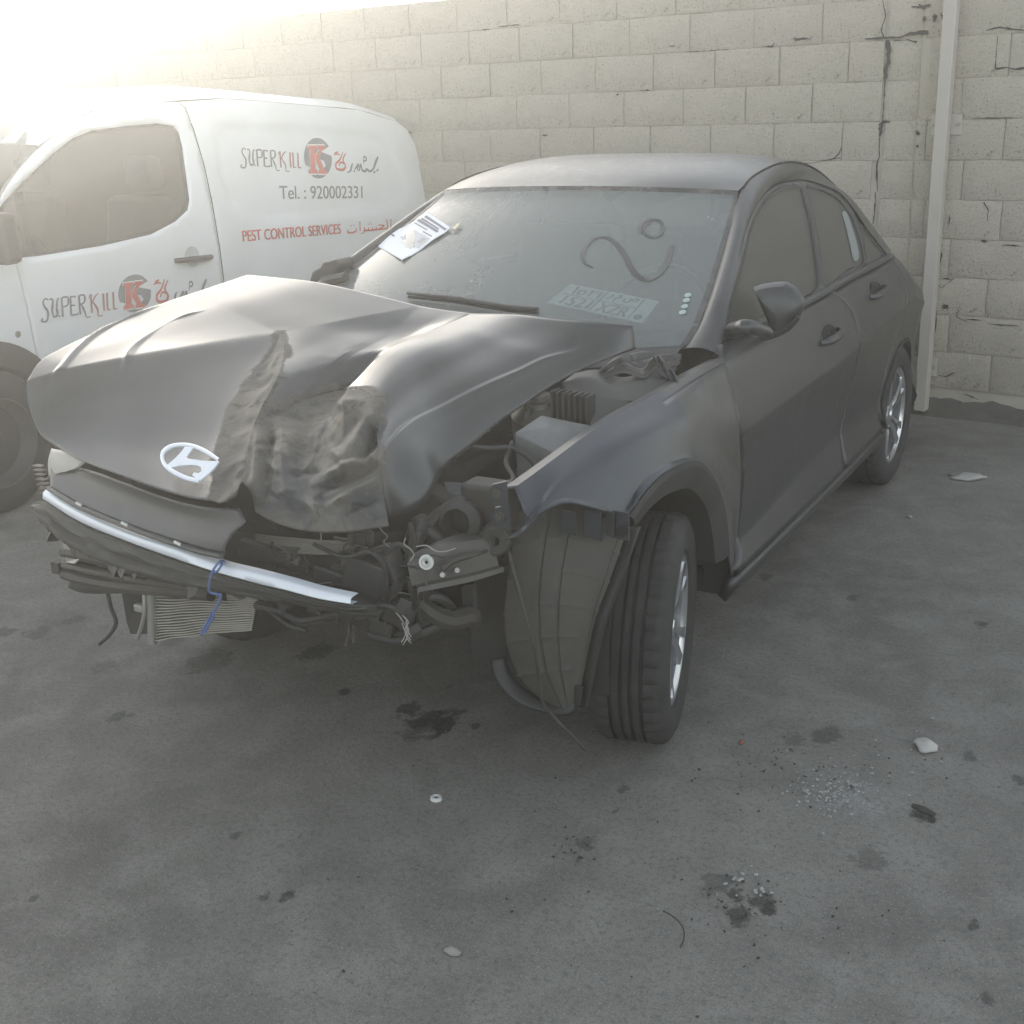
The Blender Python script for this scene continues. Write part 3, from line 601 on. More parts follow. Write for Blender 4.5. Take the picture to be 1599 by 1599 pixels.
    word_grey = [([(.085, .92), (.05, 1.0), (.02, .85), (.035, .62), (.07, .40), (.075, .12), (.045, -.12), (.0, -.1), (.008, .08)], [.06, .1, .13, .1, .07]),     # S
        ([(.10, .95), (.125, .95), (.13, .3), (.155, .05), (.19, .12), (.20, .4)], [.08, .14, .12, .08]), ([(.215, .95), (.20, .9), (.20, .1), (.225, .03)], [.08, .13, .13, .07]),
        ([(.25, .95), (.26, .0)], [.12, .13]), ([(.25, .95), (.31, .97), (.335, .75), (.31, .52), (.262, .5)], [.08, .1, .13, .1, .06]),
        ([(.365, .95), (.37, .02)], [.12, .13]), ([(.36, .95), (.435, .93)], [.08, .08]), ([(.37, .5), (.42, .5)], [.08, .08]), ([(.37, .02), (.45, .03), (.455, .12)], [.08, .08, .05]),
        ([(.475, .95), (.485, .0)], [.12, .13]), ([(.475, .95), (.53, .97), (.555, .76), (.53, .55), (.487, .5)], [.08, .1, .13, .1, .06]), ([(.505, .5), (.55, .1), (.585, -.2), (.625, -.18)], [.08, .13, .1, .05])]
    word_red = [([(.635, .95), (.645, .0)], [.12, .13]), ([(.74, .97), (.70, .85), (.65, .5)], [.05, .09, .07]), ([(.66, .55), (.72, .15), (.745, -.22), (.79, -.2)], [.07, .13, .1, .05]), ([(.64, .95), (.61, .85), (.615, .7)], [.06, .05, .03]),
        ([(.80, .93), (.81, .02)], [.14, .13]), ([(.855, .93), (.86, .03)], [.13, .12]), ([(.858, .05), (.905, .05)], [.09, .06]), ([(.94, .93), (.945, .03)], [.13, .12]), ([(.943, .05), (.995, .05)], [.09, .06])]
    def logo(p0, p1, p2, parent):
        """dark round swoosh with a red slab K laid over it; unit square"""
        def circ(cx, cy, rx, ry, a0, a1, n=22): return [(cx+rx*math.cos(math.radians(a0+(a1-a0)*i/n)), cy+ry*math.sin(math.radians(a0+(a1-a0)*i/n))) for i in range(n+1)]
        up = circ(.5, .52, .5, .50, 38, 205)+[(.10, .30), (.34, .22), (.40, .5), (.45, .62), (.66, .72)]
        dn = [(.36, .70), (.62, .67), (.97, .60)]+circ(.5, .5, .5, .5, 8, -140)+[(.3, .14), (.62, .18), (.78, .34), (.70, .46), (.42, .52)]
        lettering('logo_disc', [(up, []), (dn, [])], M_ink, p0, p1, p2, parent)
        A, Bx, Cy = hit(*p0)[1:], hit(*p1)[1:], hit(*p2)[1:]
        K = [[(.13, .80), (.44, .82), (.44, .73), (.39, .72), (.39, .23), (.45, .21), (.45, .12), (.15, .10), (.15, .20), (.21, .21), (.20, .71), (.13, .71)], [(.48, .83), (.72, .84), (.72, .76), (.64, .73), (.52, .54), (.70, .24), (.80, .21), (.80, .13), (.50, .12), (.50, .20), (.54, .22), (.40, .44), (.40, .56), (.52, .73), (.48, .75)]]
        for nm, mt, sc, o in (('logo_outline', simple('pale_vinyl', (.75, .72, .70), .5), 1.10, .0052), ('logo_letter', M_red, 1.0, .0066)):
            W_ = MB()
            for k in K:
                c = np.mean(k, 0); W_.sheet([tuple(A+(Bx-A)*p[0]+(Cy-A)*p[1]) for p in [c+(np.array(q)-c)*sc for q in k]], [], .5, lambda y, z: side(y, z, o))
            W_.build(nm, mt, parent)
    arab_red = [([(.10, .98), (.02, .90)], [.1, .06]), ([(.0, .80), (.07, .86), (.14, .82)], [.05, .09, .05]), ([(.20, 1.0), (.13, .55), (.05, .30), (.08, .02), (.20, .0), (.25, .3), (.16, .42), (.11, .22)], [.05, .1, .12, .13, .1, .08]), ([(.26, .95), (.20, .55), (.26, .2), (.22, -.05)], [.06, .1, .12, .05])]
    arab_grey = [([(.30, -.1), (.36, -.02), (.40, .28), (.42, .40)], [.05, .12, .13, .06]), ([(.46, .08), (.50, .2), (.545, .36), (.53, .06), (.56, .02)], [.05, .11, .13, .1, .06]), ([(.44, -.02), (.47, .0)], [.1, .1]), ([(.56, .02), (.60, .36), (.64, .03), (.70, .0), (.74, .12), (.80, .0), (.88, .12), (.94, .5), (1.0, .82)], [.08, .12, .1, .13, .12, .1, .15, .17, .08]),
        ([(.655, .62), (.68, .80), (.72, .72), (.70, .55), (.67, .58), (.66, .4)], [.05, .07, .09, .08, .07, .04]), ([(.90, -.08), (.94, .02)], [.1, .1]), ([(.97, .02), (1.01, .14)], [.1, .08])]
    # cargo panel
    strokes('lettering', word_grey, M_ink, (379, 258.5), (473, 263), (378, 231)); strokes('lettering', word_red, M_rust, (379, 258.5), (473, 263), (378, 231))
    logo((477, 277), (520, 280), (476.5, 214), T)
    strokes('arabic_lettering', arab_red, M_red, (523, 264), (592, 269), (523, 236)); strokes('arabic_lettering', arab_grey, M_ink, (523, 266), (592, 268), (523, 236))
    font_sticker('phone_number', 'Tel. : 920002331', M_ink, (439, 311), (568, 309.5), (438, 290), bold=.003)
    font_sticker('service_line', 'PEST CONTROL SERVICES', M_red, (378.5, 377.5), (531, 365), (377, 360), bold=.006, spacing=1.0)
    # Arabic service line, drawn stroke by stroke
    ar = [([(.0, .30), (.0, .05), (.10, .02), (.16, .1), (.17, .42)], [.1, .16, .16, .15, .1]), ([(.05, .62), (.07, .62)], [.12, .12]), ([(.11, .63), (.13, .63)], [.12, .12]), ([(.25, .95), (.26, .1)], [.14, .14]), ([(.34, .42), (.36, .15), (.31, -.12), (.27, -.16)], [.1, .15, .13, .06]), ([(.34, .1), (.60, .1), (.62, .38)], [.15, .15, .1]), ([(.44, .12), (.45, .36)], [.14, .1]), ([(.53, .12), (.54, .36)], [.14, .1]), ([(.44, .62), (.46, .62)], [.1, .1]), ([(.50, .62), (.52, .62)], [.1, .1]), ([(.47, .78), (.49, .78)], [.1, .1]), ([(.60, .1), (.80, .1)], [.15, .15]), ([(.66, .48), (.80, .42), (.68, .1)], [.1, .14, .14]), ([(.80, .1), (.86, .12), (.86, .95)], [.15, .14, .13]), ([(.96, .95), (.96, .1)], [.14, .14])]
    strokes('arabic_service_line', ar, M_red, (543, 364), (612, 358), (543, 346))
    # front door
    strokes('lettering', word_grey, M_ink, (65, 499), (183, 483), (64, 467), D); strokes('lettering', word_red, M_rust, (65, 499), (183, 483), (64, 467), D)
    logo((184, 490), (235, 486), (184, 431), D)
    strokes('arabic_lettering', arab_red, M_red, (240, 472), (322, 464), (239, 437), D); strokes('arabic_lettering', arab_grey, M_ink, (240, 474), (322, 462), (239, 440), D)
    # tax disc paper on the windscreen
    q = [at(a, b, y=1.12) for a, b in ((10, 222), (34, 222), (58, 192), (36, 192))]; q = [p+np.array((0, -.03, 0)) for p in q]
    B = MB(); B.prism(q, (0, -.002, 0)); B.build('windscreen_sticker', simple('white_paper', (.8, .8, .78), .7), T, smooth=False)
van()
# ------------------------------------------------------------------ wrecked sedan
M_paint = paint_mat('dusty_grey_paint', (.038, .040, .045), .26, .34, .27, dcol=(.112, .108, .099), metal=.5)
M_fend = paint_mat('fender_paint', (.048, .053, .064), .62, .75, .27, dcol=(.125, .113, .09), metal=.4, clean=.17)
def hood_mat():
    """the bonnet: dusty paint that turns to scraped, dented, muddied steel around the tear"""
    M = Mat('bonnet_paint'); nz = M.normal()[2]
    up = M.math('MULTIPLY', M.math('MAXIMUM', nz, 0.0), .07); big = M.ramp(M.noise(2.2, 6, .6), [(.25, .45), (.75, 1.25)]); fine = M.ramp(M.noise(38, 5, .7), [(.3, .75), (.7, 1.2)])
    d = M.math('MULTIPLY', M.math('MULTIPLY', M.math('ADD', up, .05), big), fine, True)
    paint = M.mix(d, (.060, .062, .063), (.19, .188, .175))
    n1 = M.noise(11, 7, .7, 1.2); n2 = M.noise(5, 5, .6, .5); n3 = M.noise(10, 4, .6, .3)
    sc = M.mix(M.ramp(n2, [(.35, 0.), (.6, 1.)]), (.034, .037, .040), (.120, .107, .084)); sc = M.mix(M.ramp(n1, [(.36, .9), (.47, 0.)]), sc, (.022, .021, .019)); sc = M.mix(M.ramp(M.noise(45, 6, .75, 2), [(.62, 0.), (.68, .6)]), sc, (.20, .195, .18))
    a = M.t.nodes.new('ShaderNodeAttribute'); a.attribute_name = 'scuff'
    k = M.math('ADD', M.math('MULTIPLY', a.outputs['Fac'], 1.25), M.math('MULTIPLY', M.math('SUBTRACT', n3, .5), 1.6)); k = M.math('MULTIPLY', M.math('SUBTRACT', k, .80), 7.0, True); k = M.math('MULTIPLY', k, .93)
    M.set(Base_Color=M.mix(k, paint, sc), Metallic=M.math('MULTIPLY', M.math('SUBTRACT', 1.0, k), .47), Roughness=M.math('ADD', M.math('ADD', M.math('MULTIPLY', d, .42), .26), M.math('MULTIPLY', k, .40)), Coat_Weight=M.math('MULTIPLY', M.math('SUBTRACT', 1.0, k), .15), Coat_Roughness=.25)
    h = M.math('ADD', M.math('MULTIPLY', M.noise(30, 6, .7, 1), M.math('MULTIPLY', a.outputs['Fac'], a.outputs['Fac'])), M.math('MULTIPLY', M.noise(220, 3), .05)); M.bump(h, .4, .006); return M.m
M_hood = hood_mat()
M_wind = dust_glass('dusty_windscreen', (.84, .92, .90), .42, (.34, .37, .355), 1.6)
M_side = dust_glass('dusty_side_glass', (.20, .22, .22), .56, (.12, .118, .106), 2.6)
M_gloss = simple('gloss_black', (.02, .02, .022), .2, dust=.4)
M_inner = simple('engine_bay_metal', (.075, .075, .077), .42, .5, dust=.55, dcol=(.12, .113, .10), bump=.1)
M_panel = simple('dark_grey_plastic', (.045, .048, .052), .34, dust=.3, dcol=(.10, .097, .09))
M_wipe = simple('wiped_glass', (.05, .054, .054), .3, var=.2, scale=30)
CAR = thing('wrecked_sedan', 'dusty dark grey sedan with crumpled bonnet and torn off front bumper', 'car', (0, 1.4, 0))

Y_PLAN = [(-.75, .76), (-.4, .845), (0, .885), (.5, .905), (1.5, .912), (2.4, .912), (2.8, .905), (3.05, .885), (3.25, .852), (3.45, .81), (3.6, .75), (3.72, .66), (3.78, .52)]
YS = np.array([p[0] for p in Y_PLAN]); XS = np.array([p[1] for p in Y_PLAN])
def zbelt(y): return lerp_tab(y, [(.3, 1.055), (.7, 1.045), (1.4, 1.032), (2.0, 1.038), (2.62, 1.035), (2.8, 1.008), (3.0, .950), (3.2, .885), (3.5, .835), (3.75, .81)])
def zc1(y): return lerp_tab(y, [(-.6, .77), (.45, .795), (1.48, .80), (2.13, .827), (2.8, .842), (3.0, .79), (3.2, .745), (3.7, .68)])
def zc2(y): return lerp_tab(y, [(.3, .40), (.7, .435), (1.5, .485), (2.45, .43), (3, .42)])
def fx(y, z):
    pl = np.interp(y, YS, XS); a, b, c = zbelt(y), zc1(y), zc2(y)
    if z <= a:
        o = lerp_tab(z, [(.2, -.10), (.27, -.035), (.30, -.012), (.335, -.004), (c, -.040), (c+.03, -.042), (b-.12, -.023), (b-.014, -.005), (b, 0), (b+.05, -.010), (a-.05, -.052), (a-.015, -.082), (a, -.093)])
    else:
        t = z-a; o = -.093-.36*t-.62*t*t-.9*max(0, t-.32)**1.5
    return pl+o
def fl(px, py):
    x = .85
    for _ in range(14):
        q = at(px, py, x=x); x = .5*x+.5*fx(q[1], q[2])
    return np.array((x, q[1], q[2]))
def FL(l): return [fl(a, b) for a, b in l]
def yz(l): return [(p[1], p[2]) for p in l]
def both(fn):
    for s in (1, -1): fn(s)
def lift(off, s=1): return lambda y, z: (s*(fx(y, z)+off), y, z)
G_ = .0036
# --- doors, sills, quarters
gap1 = yz(FL([(1128, 563), (1137, 588), (1147, 625), (1153, 660), (1156, 700), (1157, 740), (1155, 790), (1150, 850), (1144, 890)]))
gapB = [(1.66, 1.034), (1.72, .99), (1.775, .92), (1.79, .82), (1.77, .66), (1.73, .5), (1.70, .365)]
AC, AR = (2.72, .305), .350
def arcp(c, r, a0, a1, n): return [(c[0]+r*math.cos(math.radians(a0+(a1-a0)*i/n)), c[1]+r*math.sin(math.radians(a0+(a1-a0)*i/n))) for i in range(n+1)]
gapR = [(2.60, 1.036), (2.625, .97), (2.61, .88), (2.54, .76), (2.44, .66), (2.36, .55), (2.325, .44), (2.31, .365)]
def dens(poly, d=.03):
    out = []
    for a, b in zip(poly, poly[1:]):
        k = max(1, int(math.hypot(b[0]-a[0], b[1]-a[1])/d)); out += [(a[0]+(b[0]-a[0])*i/k, a[1]+(b[1]-a[1])*i/k) for i in range(k)]
    return out+[poly[-1]]
def sm(poly, n): return [tuple(p[:2]) for p in cr([(a, b, 0) for a, b in poly], n)]
g1, gB, gR = sm(gap1, 26), sm(gapB, 26), sm(gapR, 30)
ZS = .352
bot = lambda a, b: dens([(a, ZS), (b, ZS)], .05)
belt = lambda a, b: [(y, zbelt(y)-.004) for y in np.linspace(a, b, 24)]
def creases(a, b):
    ys = np.arange(a, b, .05); return [[(y, f(y)+d) for y in ys] for f, ds in ((zc1, (-.012, 0, .010)), (zc2, (-.008, .0, .03))) for d in ds]
def handle_parts(door, y, z, s):
    x = fx(y, z); B = MB(); n = 10                                         # scooped cup then the grip across it
    rim = [(s*(fx(y+.085*math.cos(t)*1., z+.030*math.sin(t))+.0015), y+.075*math.cos(t), z+.030*math.sin(t)) for t in np.linspace(0, 2*math.pi, 28, endpoint=False)]
    ctr = [(s*(x-.03), y+.04*math.cos(t), z+.015*math.sin(t)) for t in np.linspace(0, 2*math.pi, 28, endpoint=False)]
    rim2 = [(p[0]+s*.004, y+(p[1]-y)*.93, z+(p[2]-z)*.88) for p in rim]
    B.grid(np.array([rim, rim2, [(s*(x+.0035), p[1], p[2]) for p in [(0, y+.01*math.cos(t), z+.004*math.sin(t)) for t in np.linspace(0, 2*math.pi, 28, endpoint=False)]]]), close=True)
    cup = B.build('handle_cup', M_dark, door)
    B = MB(); B.tube([(s*(x+.003), y-.11, z-.016), (s*(x+.024), y-.085, z-.014), (s*(x+.030), y, z-.012), (s*(x+.027), y+.08, z-.006), (s*(x+.006), y+.10, z-.002)], [.010, .015, .014, .013, .010], 10); B.build('handle', M_paint, door)
def doors(s):
    o1 = [(a+G_, b) for a, b in g1]+bot(g1[-1][0]+.05, gB[-1][0]-.05)+[(a-G_, b) for a, b in gB[::-1]]+belt(gB[0][0]-G_*3, g1[0][0]+.03)[1:]
    B = MB(); B.sheet(o1, [], .035, lift(0, s), creases(.4, 1.85)); d1 = B.build('front_door', M_paint, CAR, thick=.02, outv=(s, 0, 0)); handle_parts(d1, 1.45, .918, s)
    o2 = [(a+G_, b) for a, b in gB]+bot(gB[-1][0]+.05, gR[-1][0]-.04)+[(a-G_, b) for a, b in gR[::-1]]+belt(gR[0][0]-.01, gB[0][0]+.012)[1:]
    B = MB(); B.sheet(o2, [], .035, lift(0, s), creases(1.6, 2.7)); d2 = B.build('rear_door', M_paint, CAR, thick=.02, outv=(s, 0, 0)); handle_parts(d2, 2.17, .965, s)
    arc = [p for p in arcp(AC, AR, 172, -18, 34) if p[1] > .30]
    qo = [(a+G_, b) for a, b in gR if b > arc[0][1]+.05 and a > 2.3]+arc+[(3.2, .30), (3.4, .32), (3.6, .36), (3.72, .45), (3.76, .6), (3.75, .74), (3.70, .81)]+belt(3.64, 2.62)
    B = MB(); B.sheet(qo, [], .035, lift(0, s), creases(2.3, 3.5)); B.build('quarter_panel', M_paint, CAR, thick=.02, outv=(s, 0, 0))
    so = dens([(g1[-1][0]-.015, ZS-.008), (2.31, ZS-.008)], .08)+dens([(2.40, .26), (g1[-1][0]+.01, .26)], .08)
    B = MB(); B.sheet(so, [], .04, lift(0, s)); B.build('sill', M_paint, CAR, thick=.03, outv=(s, 0, 0))
    lip = MB(); lip.grid(np.array([[(s*(fx(y, z)+.003), y, z) for y, z in arcp(AC, AR+.012, 174, -14, 40)], [(s*(fx(y, z)+.006), y, z) for y, z in arcp(AC, AR-.004, 174, -14, 40)], [(s*(fx(y, z)-.10), y, z) for y, z in arcp(AC, AR-.004, 174, -14, 40)], [(s*.55, y, z) for y, z in arcp(AC, AR+.03, 174, -14, 40)]])); lip.build('rear_arch_lining', M_liner, CAR)
    B = MB(); G = []                                                     # belt moulding
    for o, dz in ((-.012, .0), (.004, .004), (.006, .016), (-.004, .024), (-.02, .022)): G.append([(s*(fx(y, zbelt(y)-.01)+o), y, zbelt(y)-.008+dz) for y in np.linspace(g1[0][0]+.15, 2.66, 44)])
    B.grid(np.array(G)); B.build('belt_moulding', M_panel, CAR)
both(doors)
def shell(s):
    o = [(.50, 1.03), (.53, .40), (2.30, .33), (2.40, .62), (2.62, .74), (2.72, .98), (2.68, 1.03)]
    B = MB(); B.sheet(o, [], .08, lift(-.026, s)); B.build('gap_shade_sheet', M_dark, CAR)  # near-black sheet added behind the doors so their gaps read as shaded
both(shell)
# --- glasshouse
frame_px = [(1126, 556), (1130, 520), (1134, 486), (1145, 440), (1157, 396), (1171, 346), (1191, 306), (1205, 293), (1219, 285), (1236, 281.5), (1253, 280), (1284, 288), (1314, 303), (1331, 323), (1354, 357), (1371, 379), (1386, 398)]
frame = FL(frame_px)
frame_yz = sm(yz(frame), 70)
inner = [(.715, .50, 1.03)]+[at(px, py, y=.50+.80*((544-py)/241.)**1.12) for px, py in ((1087, 517), (1099, 489), (1115, 441), (1128, 398), (1141, 351), (1151, 312))]+[(.586, 1.40, 1.437), (.578, 1.6, 1.464), (.572, 1.85, 1.474), (.57, 2.1, 1.455), (.57, 2.35, 1.405), (.575, 2.6, 1.325), (.595, 2.85, 1.222), (.625, 3.05, 1.115), (.665, 3.24, .985)]
inner3 = cr(inner, 70)
def mirror(G, s): G = np.array(G, float); return G*np.array((s, 1, 1))
glassA = FL([(1137, 517), (1147, 470), (1160, 424), (1175, 362), (1190, 324), (1205, 304), (1222, 293), (1240, 289), (1251, 289), (1258, 312), (1267, 345), (1275, 395), (1279, 449), (1262, 463), (1210, 489), (1160, 511)])
glassB = FL([(1260, 290), (1284, 296), (1310, 310), (1324, 325), (1333, 340), (1343, 366), (1351, 408), (1330, 420), (1288, 445), (1284, 400), (1277, 355), (1268, 318)])
glassC = FL([(1334, 326), (1350, 350), (1367, 378), (1381, 397), (1357, 405), (1352, 378), (1343, 348)])
def house(s):
    outer = np.array([(fx(y, z), y, z) for y, z in frame_yz])
    v = np.linspace(0, 1, 9)[:, None, None]; G = (1-v)*outer[None]+v*inner3[None]
    # crown the pillar and rail outward
    d = inner3-outer; nrm = np.cross(d, np.gradient(outer, axis=0)); nrm /= np.linalg.norm(nrm, axis=1)[:, None]; nrm *= np.sign((nrm @ np.array((.8, -.25, .6)))[:, None]+1e-9)
    lim = np.minimum(.016, np.linalg.norm(d, axis=1)*.16)[:, None]; G = G+(4*v*(1-v))*(nrm*lim)[None]
    B = MB(); B.grid(mirror(G, s)); B.build('pillar_and_rail', M_paint, CAR, angle=50)
    # black opening behind the glass, then the panes
    op = list(frame_yz)+belt(frame_yz[-1][0], frame_yz[0][0]+.03)
    def frm(gl): c = [(p[1], p[2]) for p in gl]; return sm(c+[c[0]], 64)[:-1]
    panes = [frm(glassA), frm(glassB), frm(glassC)]
    B = MB(); B.sheet(op, panes, .05, lift(-.006, s)); B.build('window_surround', M_panel, CAR, thick=.012, outv=(s, 0, 0))
    for p in panes:
        B = MB(); B.sheet(p, [], .04, lift(-.012, s)); pane = B.build('side_window', M_side, CAR)
        c = np.mean(p, 0); q = [tuple(c+(np.array(k)-c)*.972) for k in p]; S = MB(); S.sheet(p, [q], .05, lift(.0025, s)); S.build('window_seal', M_black, pane)
    # ditch seam
    B = MB(); B.tube(mirror(inner3[22:60]+np.array((.002, 0, .001)), s), .004, 6, False, 40); B.build('roof_ditch_seam', M_dark, CAR)
both(house)
def wscreen(u, v, off=0):
    """u across -1..1, v 0 at the foot .. 1 at the roof"""
    e = cr(inner[:7]+[(.59, 1.30, 1.413)], 41); k = v*40; i = min(39, int(k)); p = e[i]+(e[i+1]-e[i])*(k-i)
    a = 1-u*u; bow = -.235+.115*v; x = p[0]*u; y = p[1]+bow*a; z = p[2]+(-.012+.036*v)*a
    n = np.array((.28*u, -.46, .86)); n /= np.linalg.norm(n); return np.array((x, y, z))+n*(off+.014*4*v*(1-v)*a)
U = np.linspace(-1, 1, 41); Vv = np.linspace(0, 1, 21)
B = MB(); B.grid(np.array([[wscreen(u, v) for u in U] for v in Vv])); WS = B.build('windscreen', M_wind, CAR)
B = MB(); B.grid(np.array([[wscreen(u, 1+dv, o) for u in U] for dv, o in ((-.022, .0015), (0, .002))])); B.build('header_seal', M_gloss, CAR)
for s in (1, -1):
    B = MB(); B.grid(np.array([[wscreen(s*(1-du), v, o) for v in Vv] for du, o in ((.022, .0015), (0, .003))])); B.build('screen_seal', M_gloss, CAR)
roofe = cr([(.59, 1.30, 1.413)]+inner[7:13], 30)
hd = np.array([wscreen(u, 1, .003) for u in U]); G = []
for i, p in enumerate(roofe):
    t = i/29; row = []
    for k, u in enumerate(U):
        a = 1-u*u; q = np.array((p[0]*u, p[1]-.12*a*(1-t)**1.5+.10*a*t**3, p[2]+(.024+.018*math.sin(math.pi*min(1, t*1.2)))*(1-u**4)))
        row.append(q if i else hd[k])
    G.append(row)
B = MB(); B.grid(np.array(G)); B.build('roof', M_paint, CAR)
re_ = cr(inner[12:], 14); G = []
for i, p in enumerate(re_): G.append([np.array((p[0]*u, p[1]+.10*(1-u*u), p[2]+(.026)*(1-u**4)*(1-i/13*.7))) for u in U])
B = MB(); B.grid(np.array(G)); B.build('rear_screen', M_side, CAR)
dk = [(.665, 3.24, .985), (.655, 3.4, .94), (.645, 3.55, .905), (.64, 3.64, .88), (.64, 3.71, .8), (.64, 3.74, .7), (.64, 3.76, .5), (.62, 3.70, .36)]
dk = cr(dk, 24); G = [[np.array((p[0]*u*(1 if abs(u) < 1 else 1), p[1]+.06*(1-u*u), p[2])) for u in U] for p in dk]
B = MB(); B.grid(np.array(G)); B.build('boot_lid', M_paint, CAR)
for s in (1, -1):                                                        # shoulder between quarter and deck
    q = cr([(fx(y, zbelt(y)-.004), y, zbelt(y)-.004) for y in np.linspace(2.64, 3.5, 16)]+[(fx(3.64, .825), 3.64, .825), (fx(3.70, .81), 3.70, .81), (fx(3.75, .74), 3.75, .74), (fx(3.76, .6), 3.76, .6), (fx(3.72, .45), 3.72, .45)], 40)
    dd = cr([(.70, 2.72, 1.075), (.68, 2.98, 1.055), (.665, 3.24, .985), (.655, 3.4, .94), (.645, 3.55, .905), (.64, 3.64, .88), (.64, 3.71, .8), (.64, 3.74, .7), (.64, 3.76, .5), (.62, 3.70, .36)], 40)
    B = MB(); B.grid(mirror(ruled(q, dd, 5), s)); B.build('rear_shoulder', M_paint, CAR)
# inside: dark tub, dashboard, seats
B = MB(); B.box((0, 1.75, .32), (1.55, 2.9, .06)); B.box((0, .40, .72), (1.35, .04, .55)); B.box((0, 3.0, .7), (1.4, .05, .7)); B.build('floor_pan', M_dark, CAR, smooth=False)
B = MB(); G = [[(x, y+.10*(x/.7)**2, z) for x in np.linspace(-.68, .68, 15)] for y, z in ((.34, 1.0), (.55, 1.035), (.80, 1.045), (.92, 1.0), (.95, .8), (.9, .6))]; B.grid(np.array(G)); B.build('dashboard', simple('dash', (.035, .036, .038), .7, dust=.5), CAR)
for cx in (.37, -.37):
    B = MB(); B.box((cx, 1.55, .55), (.5, .5, .2)); B.box((cx, 1.88, .92), (.48, .14, .62), Matrix.Rotation(-.25, 3, 'X')); B.box((cx, 1.98, 1.29), (.26, .09, .17)); B.build('front_seat', simple('seat_cloth', (.03, .03, .032), .9), CAR, bevel=.04)
B = MB(); B.box((0, 2.55, .85), (1.25, .2, .6), Matrix.Rotation(-.3, 3, 'X')); B.build('rear_seat', M_dark, CAR, bevel=.05)
B = MB(); B.lathe([(.185+.014*math.cos(a), .014*math.sin(a)) for a in np.linspace(0, 2*math.pi, 9)], (.37, 1.12, 1.0), (0, -.88, .45), 32); B.build('steering_wheel', M_black, CAR)
B = MB(); B.sheet(sm(yz(FL([(1318, 332), (1325, 331), (1336, 360), (1345, 402), (1336, 405), (1330, 378), (1318, 332)])), 40)[:-1], [], .04, lift(-.009)); B.build('window_sticker', simple('faded_sticker', (.21, .235, .225), .6, var=.3), CAR)
# --- marks wiped in the dust of the windscreen
def ws_hit(px, py, off=.002):
    """windscreen point seen at a pixel"""
    d = ray(px, py); best = None; u, v = .2, .5
    for _ in range(40):
        p = wscreen(u, v, off); e = .002; pu = (wscreen(u+e, v, off)-p)/e; pv = (wscreen(u, min(1, v+e), off)-p)/e
        A = np.stack([pu, pv, -d], 1); s = np.linalg.solve(A, CAMV-p); u += .7*s[0]; v = min(.995, max(0, v+.7*s[1]))
    return u, v
def ws_ribbon(name, px, wd, mat, parent):
    C = cr([(a, b, 0) for a, b in px], len(px)*8); UV = [ws_hit(a, b) for a, b, _ in C]; P = np.array([wscreen(u, v, .0022) for u, v in UV]); T = np.gradient(P, axis=0); T /= np.linalg.norm(T, axis=1)[:, None]
    N = np.cross(T, (0, -.46, .86)); N /= np.linalg.norm(N, axis=1)[:, None]; wv = np.interp(np.linspace(0, 1, len(P)), np.linspace(0, 1, len(wd)), wd)[:, None]
    B = MB(); B.grid(np.stack([P+N*wv/2, P-N*wv/2])); return B.build(name, mat, parent)
z8 = lambda l: [(480+a*.4378, 240+b*.4378) for a, b in l]
ws_ribbon('finger_mark', z8([(1020, 408), (985, 385), (985, 345), (1020, 305), (1065, 300), (1100, 320), (1135, 370), (1165, 425), (1205, 450), (1250, 430), (1285, 380), (1300, 325)]), [.006, .014, .012, .018, .022, .020, .022, .016], M_wipe, WS)
ws_ribbon('finger_mark', z8([(1185, 285), (1190, 250), (1225, 235), (1260, 245), (1265, 275), (1235, 298), (1205, 288), (1200, 262), (1230, 245)]), [.010, .016, .016, .014, .016, .010, .006], M_wipe, WS)
for a, b in ((1357, 505), (1352, 523), (1345, 545), (1338, 566)):
    px, py = z8([(a, b)])[0]; u, v = ws_hit(px, py); c = wscreen(u, v, .003); B = MB(); B.lathe([(0, .0006), (.010, .0006), (.011, 0)], c, (.0, -.46, .86), 14); B.build('round_sticker', simple('pale_sticker', (.38, .46, .44), .5), WS)
# --- cowl and wiper
B = MB(); B.grid(np.array([[wscreen(u, 0, 0)+np.array((0, dy, dz)) for u in U] for dy, dz in ((.03, .012), (-.03, .005), (-.10, -.02), (-.13, -.08))])); B.build('cowl_panel', M_black, CAR)
W0 = [(842, 491), (800, 488), (760, 482), (720, 475), (680, 470), (640, 466)]
B = MB(); P = [wscreen(*ws_hit(a, b), .022) for a, b in W0]; B.tube(P, [.006, .0075, .007, .005], 8); wp_ = B.build('wiper', M_black, CAR); B = MB(); B.tube([p+np.array((0, .004, -.012)) for p in P], [.005, .005], 6); B.build('wiper_blade', M_dark, wp_)
# --- front fender (left), torn loose at its nose
ft = [fl(1127, 560)]+[at(a, b, x=x) for a, b, x in ((1081, 583, .795), (1025, 616, .775), (963, 650, .755), (916, 681, .742), (869, 716, .73), (825, 748, .722), (803, 763, .72))]
fm = [fl(1131, 567)]+[at(a, b, x=x) for a, b, x in ((1085, 594, .815), (1028, 634, .80), (963, 675, .785), (906, 719, .775), (863, 756, .765), (838, 791, .76), (822, 812, .757))]
fb_px = [(1143, 900), (1137, 862), (1133, 815), (1124, 772), (1108, 738), (1084, 721), (1056, 729), (1031, 745), (1003, 775), (981, 806), (930, 795), (888, 786), (866, 791), (825, 816), (791, 841)]
fbx = [.885, .89, .893, .895, .897, .898, .898, .896, .890, .878, .850, .818, .798, .768, .748]
fb = [at(a, b, x=x) for (a, b), x in zip(fb_px, fbx)]
nF, mF = 60, 22
